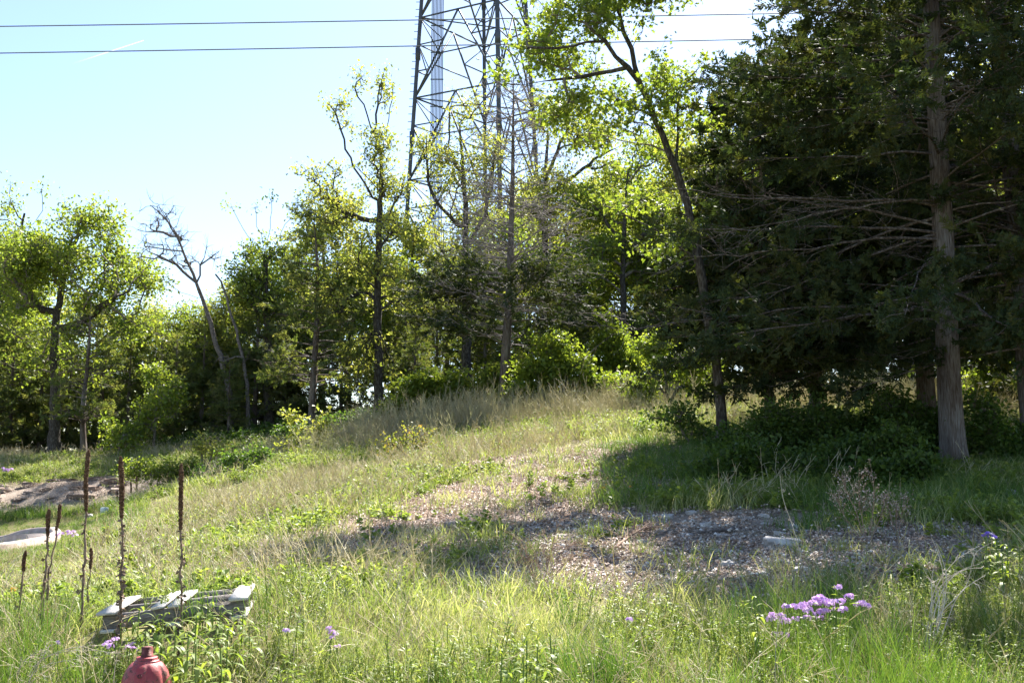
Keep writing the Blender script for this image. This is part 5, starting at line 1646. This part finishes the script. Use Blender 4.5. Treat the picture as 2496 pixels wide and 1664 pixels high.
# ------------------------------------------------------------------ ground cover (instanced through geometry nodes)
def blades(mb, rng, n, spread, h, w, lean, seg=3, hvar=.4, curl=.5):
    b = rng.randn(n, 2) * spread
    az = rng.rand(n) * 6.28
    out = np.stack([np.cos(az), np.sin(az)], -1) * .6 + norm(b) * .5
    out = norm(out)
    hh = h * rng.uniform(1 - hvar, 1 + hvar, n)
    ln = lean * rng.uniform(.3, 1.3, n)
    face = rng.rand(n) * 6.28
    s = np.linspace(0, 1, seg + 1)
    ang = ln[:, None] * (s[None] ** 1.4) * (1 + curl)
    step = hh[:, None] / seg
    hor = np.cumsum(np.c_[np.zeros(n), np.sin(ang[:, 1:]) * step], 1)
    ver = np.cumsum(np.c_[np.zeros(n), np.cos(ang[:, 1:]) * step], 1)
    C = np.stack([b[:, :1] + out[:, :1] * hor, b[:, 1:] + out[:, 1:] * hor, ver], -1)
    side = np.stack([np.cos(face), np.sin(face), np.zeros(n)], -1)[:, None]
    wd = w * (1 - s ** 1.6)[None, :, None] * rng.uniform(.7, 1.3, (n, 1, 1))
    Lf, Rt = C - side * wd, C + side * wd
    V = np.concatenate([Lf[:, :-1], Rt[:, :-1], C[:, -1:]], 1)
    k = 2 * seg + 1
    f4 = np.array([[i, seg + i, seg + i + 1, i + 1] for i in range(seg - 1)])
    f3 = np.array([[seg - 1, 2 * seg - 1, 2 * seg]])
    off = (np.arange(n) * k)[:, None, None]
    r = np.repeat(rng.rand(n), k)
    base = mb.n
    mb.add(V.reshape(-1, 3), (f4[None] + off).reshape(-1, 4), r)
    mb.f.append((f3[None] + off).reshape(-1, 3) + base)
    mb.mi.append(np.zeros(n, np.int32))

def forb_proto(rng, n, h, leaf, shape, spread, dens=1.0):
    mb = MB()
    for _ in range(n):
        c = np.r_[rng.randn(2) * spread, 0]
        t = c + [rng.randn() * .06, rng.randn() * .06, h * rng.uniform(.6, 1.2)]
        q = resample([c, (c + t) / 2 + rng.randn(3) * .015, t], .05)
        tube(mb, q, .0022, 3, rnd=.4)
        m = int(26 * dens)
        u = rng.uniform(.2, 1, m)
        p = c + (t - c) * u[:, None]
        az = rng.rand(m) * 6.28
        d = np.stack([np.cos(az), np.sin(az), rng.uniform(.1, .9, m)], -1)
        replicate(mb, shape[0], shape[1], p, rotmats(d, rng.randn(m, 3) * .4 + [0, 0, 1]), leaf * rng.uniform(.6, 1.2, m) * (1.15 - .5 * u), rng.rand(m))
    return mb
def straw_proto(rng, n, h, spread, w=.0018, twigs=3, lean=.35):
    mb = MB()
    for _ in range(n):
        c = np.r_[rng.randn(2) * spread, 0]
        d = rng.randn(2) * lean
        hh = h * rng.uniform(.5, 1.25)
        t = c + [d[0] * hh, d[1] * hh, hh * rng.uniform(.55, 1)]
        mid = (c + t) / 2 + np.r_[-d * .12 * hh, .08 * hh]
        q = resample([c, mid, t], .08)
        tube(mb, q, np.linspace(w, w * .45, len(q)), 3, rnd=rng.rand())
        for _ in range(twigs):
            i = rng.randint(len(q) // 2, len(q) - 1)
            e = q[i] + norm(q[-1] - q[0] + rng.randn(3) * .45 * hh) * hh * rng.uniform(.1, .3)
            tube(mb, [q[i], (q[i] + e) / 2 + rng.randn(3) * .008, e], [w * .6, w * .5, w * .25], 3, rnd=rng.rand())
    return mb

def gn_scatter(name, label, pts, rotz, tilt, scl, idx, protos, kind='stuff', cat=None):
    me = bpy.data.meshes.new(name)
    n = len(pts)
    me.vertices.add(n)
    me.vertices.foreach_set('co', np.asarray(pts, np.float32).ravel())
    rot = np.c_[tilt, rotz].astype(np.float32)
    a = me.attributes.new('rot', 'FLOAT_VECTOR', 'POINT')
    a.data.foreach_set('vector', rot.ravel())
    a = me.attributes.new('scl', 'FLOAT', 'POINT')
    a.data.foreach_set('value', np.asarray(scl, np.float32))
    a = me.attributes.new('idx', 'INT', 'POINT')
    a.data.foreach_set('value', np.asarray(idx, np.int32))
    o = link(name, me)
    tag(o, label, cat, None, kind)
    ng = bpy.data.node_groups.new(name, 'GeometryNodeTree')
    ng.interface.new_socket('Geometry', in_out='INPUT', socket_type='NodeSocketGeometry')
    ng.interface.new_socket('Geometry', in_out='OUTPUT', socket_type='NodeSocketGeometry')
    gi, go = ng.nodes.new('NodeGroupInput'), ng.nodes.new('NodeGroupOutput')
    iop = ng.nodes.new('GeometryNodeInstanceOnPoints')
    g2i = ng.nodes.new('GeometryNodeGeometryToInstance')
    for pm in protos[::-1]:
        po = bpy.data.objects.new(name + '_tuft', pm)
        oi = ng.nodes.new('GeometryNodeObjectInfo')
        oi.inputs['Object'].default_value = po
        oi.inputs['As Instance'].default_value = False
        ng.links.new(oi.outputs['Geometry'], g2i.inputs[0])
    def named(nm, t):
        x = ng.nodes.new('GeometryNodeInputNamedAttribute')
        x.data_type = t
        x.inputs['Name'].default_value = nm
        return x.outputs['Attribute']
    ng.links.new(gi.outputs[0], iop.inputs['Points'])
    ng.links.new(g2i.outputs[0], iop.inputs['Instance'])
    iop.inputs['Pick Instance'].default_value = True
    ng.links.new(named('idx', 'INT'), iop.inputs['Instance Index'])
    ng.links.new(named('rot', 'FLOAT_VECTOR'), iop.inputs['Rotation'])
    ng.links.new(named('scl', 'FLOAT'), iop.inputs['Scale'])
    ng.links.new(iop.outputs[0], go.inputs[0])
    md = o.modifiers.new('scatter', 'NODES')
    md.node_group = ng
    return o

RG = np.random.RandomState(77)
def field(dens_near, y0, y1, fall):
    """random ground points, thinning with distance; covers the view and a margin beside it"""
    ys, out = y0, []
    while ys < y1:
        ye = min(y1, ys * 1.12)
        hw = ye * .52 + 1.5
        n = RG.poisson(dens_near * (y0 / ys) ** fall * (ye - ys) * 2 * hw)
        out.append(np.c_[RG.uniform(-hw, hw, n), RG.uniform(ys, ye, n)])
        ys = ye
    return np.concatenate(out)
ROADC = np.array([-11.6, 22.0])
def off_road(p):
    x, y = p[:, 0], p[:, 1]
    return ~((x < -9.0) & (np.abs(y - 21.8) < np.where(x < -10.5, 3.4, 2.2 * np.sqrt(np.clip((-9.0 - x) / 1.5, 0, 1)))))
BARE = PATH + GRAV + BANK
def low(p):
    """mown-looking strip beside the street on the left"""
    t = p[:, 0] / p[:, 1]
    return 1 - .5 * ((t < -.37) & (p[:, 1] > 11) & (p[:, 1] < 18)) - .63 * ((t < -.345) & (p[:, 1] >= 18) & (p[:, 1] < 33))
def clear_props(p):
    q = P(357, 1640, 6.5)
    k = np.hypot(p[:, 0] - q[0], p[:, 1] - q[1]) > .2
    c = P(430, 1462, 8.35)
    inside = (np.abs(p[:, 0] - c[0]) < .60) & (p[:, 1] < c[1] + .64) & (p[:, 1] > c[1] - .66)
    front = (np.abs(p[:, 0] - c[0]) < .62) & (p[:, 1] <= c[1] - .66) & (p[:, 1] > c[1] - 1.1)
    return k & ~(inside & (RG.rand(len(p)) < .985)) & ~(front & (RG.rand(len(p)) < .91))
def scat(name, label, pts, keep, protos, smin, smax, pick=None, sink=.01, tl=.12):
    p = pts[(RG.rand(len(pts)) < keep) & off_road(pts) & clear_props(pts)]
    n = len(p)
    z = H(p[:, 0], p[:, 1]) - sink
    gn_scatter(name, label, np.c_[p, z], RG.rand(n) * 6.28, RG.randn(n, 2) * tl, RG.uniform(smin, smax, n) * low(p), RG.randint(0, len(protos), n), protos)
def protos(n, fn, mat):
    out = []
    for s in range(n):
        mb = fn(np.random.RandomState(900 + s * 7))
        out.append(mb.mesh('tuft', M[mat]))
    return out
def gr(n, spread, h, w, lean, seg=3):
    def f(rng):
        mb = MB()
        blades(mb, rng, n, spread, h, w, lean, seg)
        return mb
    return f
def den(p, s, off, lo, hi):
    return smooth(lo, hi, fnoise(p[:, 0], p[:, 1], s, off, 3))
def fore(p):
    """1 in the lush near grass, 0 on the slope"""
    edge = 8.55 + .5 * (fnoise(p[:, 0], p[:, 1], 1.4, 8.0) - .5) * 2 + np.where(p[:, 0] > 2.3, .3, 0)
    return 1 - smooth(-.4, .5, p[:, 1] - edge)
def deep_shade(p):
    """1 under the cedars on the right, where no straw stands"""
    xx = p[:, 0] / p[:, 1] * F_PX + CX
    return smooth(1380, 1560, xx) * smooth(9.6, 10.4, p[:, 1]) * (1 - smooth(20, 23, p[:, 1]))
def lit_green(p):
    """the greener band left of the litter and the slope behind it"""
    return den(p, 3.5, 21.0, .38, .6)

p = field(330, 3.6, 10.5, .9)
k = fore(p)
scat('long_grass', 'bright green grass of the near foreground', p, k * (.30 + .7 * den(p, .9, 1.0, .35, .6)), protos(6, gr(26, .06, .22, .0022, 1.0, 4), 'grass'), .5, 1.35)
p = field(26, 3.8, 10.5, .5)
scat('rush_grass', 'dark green upright tufts of long grass in the foreground', p, fore(p) * den(p, 1.2, 4.0, .48, .6), protos(4, gr(70, .05, .42, .0021, .55, 5), 'rush'), .7, 1.3)
p = field(14, 17.5, 34, .2)
scat('verge_grass', 'short green grass between the street and the eroded bank', p, ((p[:, 0] / p[:, 1] < -.33) & (p[:, 1] > 17.5)) * (1 - cover(p[:, 0], p[:, 1], BANK)), protos(4, gr(60, .16, .26, .0055, .9, 3), 'rush'), .8, 1.3)
p = field(120, 3.8, 10.8, .6)
scat('leafy_ground_cover', 'yellow-green feathery leafy plants among the foreground grass', p, fore(p) * den(p, 1.1, 9.0, .44, .60) * .42, protos(5, lambda r: forb_proto(r, 5, .26, .055, LONG, .06), 'forb'), .5, 1.4)
p = field(110, 3.8, 10.8, .6)
scat('feathery_weeds', 'feathery pale yellow-green weeds among the foreground grass', p, fore(p) * den(p, 1.2, 19.0, .45, .6) * .6, protos(5, lambda r: forb_proto(r, 6, .30, .028, LONG, .06, 2.2), 'forb'), .6, 1.4)
p = field(46, 3.8, 11.5, .6)
scat('dry_stalks', 'pale dry stems standing in the foreground grass', p, np.maximum(fore(p), .12) * (.3 + .7 * den(p, 1.1, 14.0, .42, .62)) * (1 - cover(p[:, 0], p[:, 1], GRAV)), protos(5, lambda r: straw_proto(r, 7, .38, .08, .0026, 3, .45), 'straw'), .6, 1.45, tl=.3)
p = field(60, 8.2, 50, 1.0)
bare = cover(p[:, 0], p[:, 1], BARE)
scat('slope_grass', 'green and tan grass covering the slope up to the wood', p, (1 - .93 * bare) * (1 - fore(p)) * (.35 + .65 * lit_green(p)) , protos(6, gr(34, .12, .21, .0042, 1.0, 3), 'grass'), .6, 1.5)
p = field(52, 9, 50, .9)
bare = cover(p[:, 0], p[:, 1], BARE)
scat('slope_leaves', 'low bright leafy weeds on the slope', p, (1 - .95 * bare) * (1 - fore(p)) * lit_green(p) * .8, protos(5, lambda r: forb_proto(r, 5, .18, .075, LEAF2, .10, .8), 'forb'), .6, 1.3)
p = field(40, 9.2, 50, .7)
bare = cover(p[:, 0], p[:, 1], BARE)
scat('slope_straw', 'dry tan stems standing over the slope grass', p, (1 - .97 * bare) * (.15 + .85 * den(p, 3.0, 33.0, .45, .62)) * (1 - .93 * deep_shade(p)) * .6, protos(5, lambda r: straw_proto(r, 10, .38, .16, .0036, 3, .38), 'straw'), .55, 1.6, tl=.2)
p = field(3.2, 24, 50, .2)
xx = (p[:, 0] / p[:, 1] * F_PX + CX)
scat('plume_grass', 'tall greyish dry grass along the crest under the trees', p, smooth(0, 1, 1 - np.abs(p[:, 1] - 31) / 7) * smooth(600, 1000, xx) * .65, protos(5, lambda r: straw_proto(r, 26, .75, .22, .006, 4, .18), 'seedgrass'), .7, 1.35, tl=.1)
p = field(70, 4.2, 14, .6)
scat('thatch', 'matted bent straw lying through the near grass', p, np.maximum(fore(p), .25 * (1 - cover(p[:, 0], p[:, 1], GRAV))) * den(p, 1.0, 52.0, .40, .6) * (1 - deep_shade(p)) * .8, protos(5, gr(26, .12, .30, .0017, 2.1, 5), 'straw'), .6, 1.3)
# tufts and seedlings on the bare ground
p = field(9, 9, 26, .4)
bare = cover(p[:, 0], p[:, 1], PATH + GRAV)
scat('sparse_tufts', 'small separate grass tufts on the bare ground', p, bare * den(p, .8, 41.0, .5, .62), protos(5, gr(40, .06, .22, .0030, .8, 4), 'grass'), .5, 1.25)
p = field(20, 11.5, 21, .2)
xx = (p[:, 0] / p[:, 1] * F_PX + CX)
scat('shade_grass', 'dark green grass under the cedars', p, smooth(1430, 1560, xx) * (1 - cover(p[:, 0], p[:, 1], GRAV)), protos(5, gr(46, .12, .26, .0036, 1.0, 4), 'rush'), .5, 1.3)
# leaf litter and gravel
p = field(420, 9, 40, 1.0)
w = np.maximum(cover(p[:, 0], p[:, 1], PATH + BANK), (.75 - .3 * (p[:, 0] > 1.2)) * cover(p[:, 0], p[:, 1], GRAV))
def litter(r):
    mb = MB()
    n = 26
    pos = np.c_[r.randn(n, 2) * .10, r.uniform(.004, .025, n)]
    ax = np.c_[r.randn(n, 2), r.randn(n) * .25]
    replicate(mb, LEAF2[0] * [1.1, 1, 2.5], LEAF2[1], pos, rotmats(ax, r.randn(n, 3) * .35 + [0, 0, 1]), r.uniform(.018, .055, n) , r.rand(n))
    return mb
scat('leaf_litter', 'pinkish tan dead leaves and chips strewn on the bare dirt', p, (w * .45 + .03) * (.35 + .65 * den(p, .8, 63.0, .35, .6)), protos(5, litter, 'litter'), .7, 1.3, sink=0)
p = field(300, 9, 16, .6)
def pebbles(r):
    mb = MB()
    octv = np.array([[1, 0, 0], [-1, 0, 0], [0, 1, 0], [0, -1, 0], [0, 0, .7], [0, 0, -.6]]) * .5
    octf = np.array([[0, 2, 4], [2, 1, 4], [1, 3, 4], [3, 0, 4], [2, 0, 5], [1, 2, 5], [3, 1, 5], [0, 3, 5]])
    for _ in range(12):
        v = octv * (1 + r.randn(6, 1) * .2) * r.uniform(.015, .05) * [1, r.uniform(.6, 1), r.uniform(.5, .9)]
        a = r.rand() * 6.28
        Rm = np.array([[math.cos(a), -math.sin(a), 0], [math.sin(a), math.cos(a), 0], [0, 0, 1]])
        mb.add(v @ Rm.T + np.r_[r.randn(2) * .09, .008], octf, r.rand())
    return mb
scat('gravel', 'grey and white gravel on the shaded bare ground', p, cover(p[:, 0], p[:, 1], GRAV) * den(p, .9, 61.0, .38, .7) * .5, protos(5, pebbles, 'gravel'), .7, 1.4, sink=0)
# forest floor greens
p = field(7, 26, 60, .3)
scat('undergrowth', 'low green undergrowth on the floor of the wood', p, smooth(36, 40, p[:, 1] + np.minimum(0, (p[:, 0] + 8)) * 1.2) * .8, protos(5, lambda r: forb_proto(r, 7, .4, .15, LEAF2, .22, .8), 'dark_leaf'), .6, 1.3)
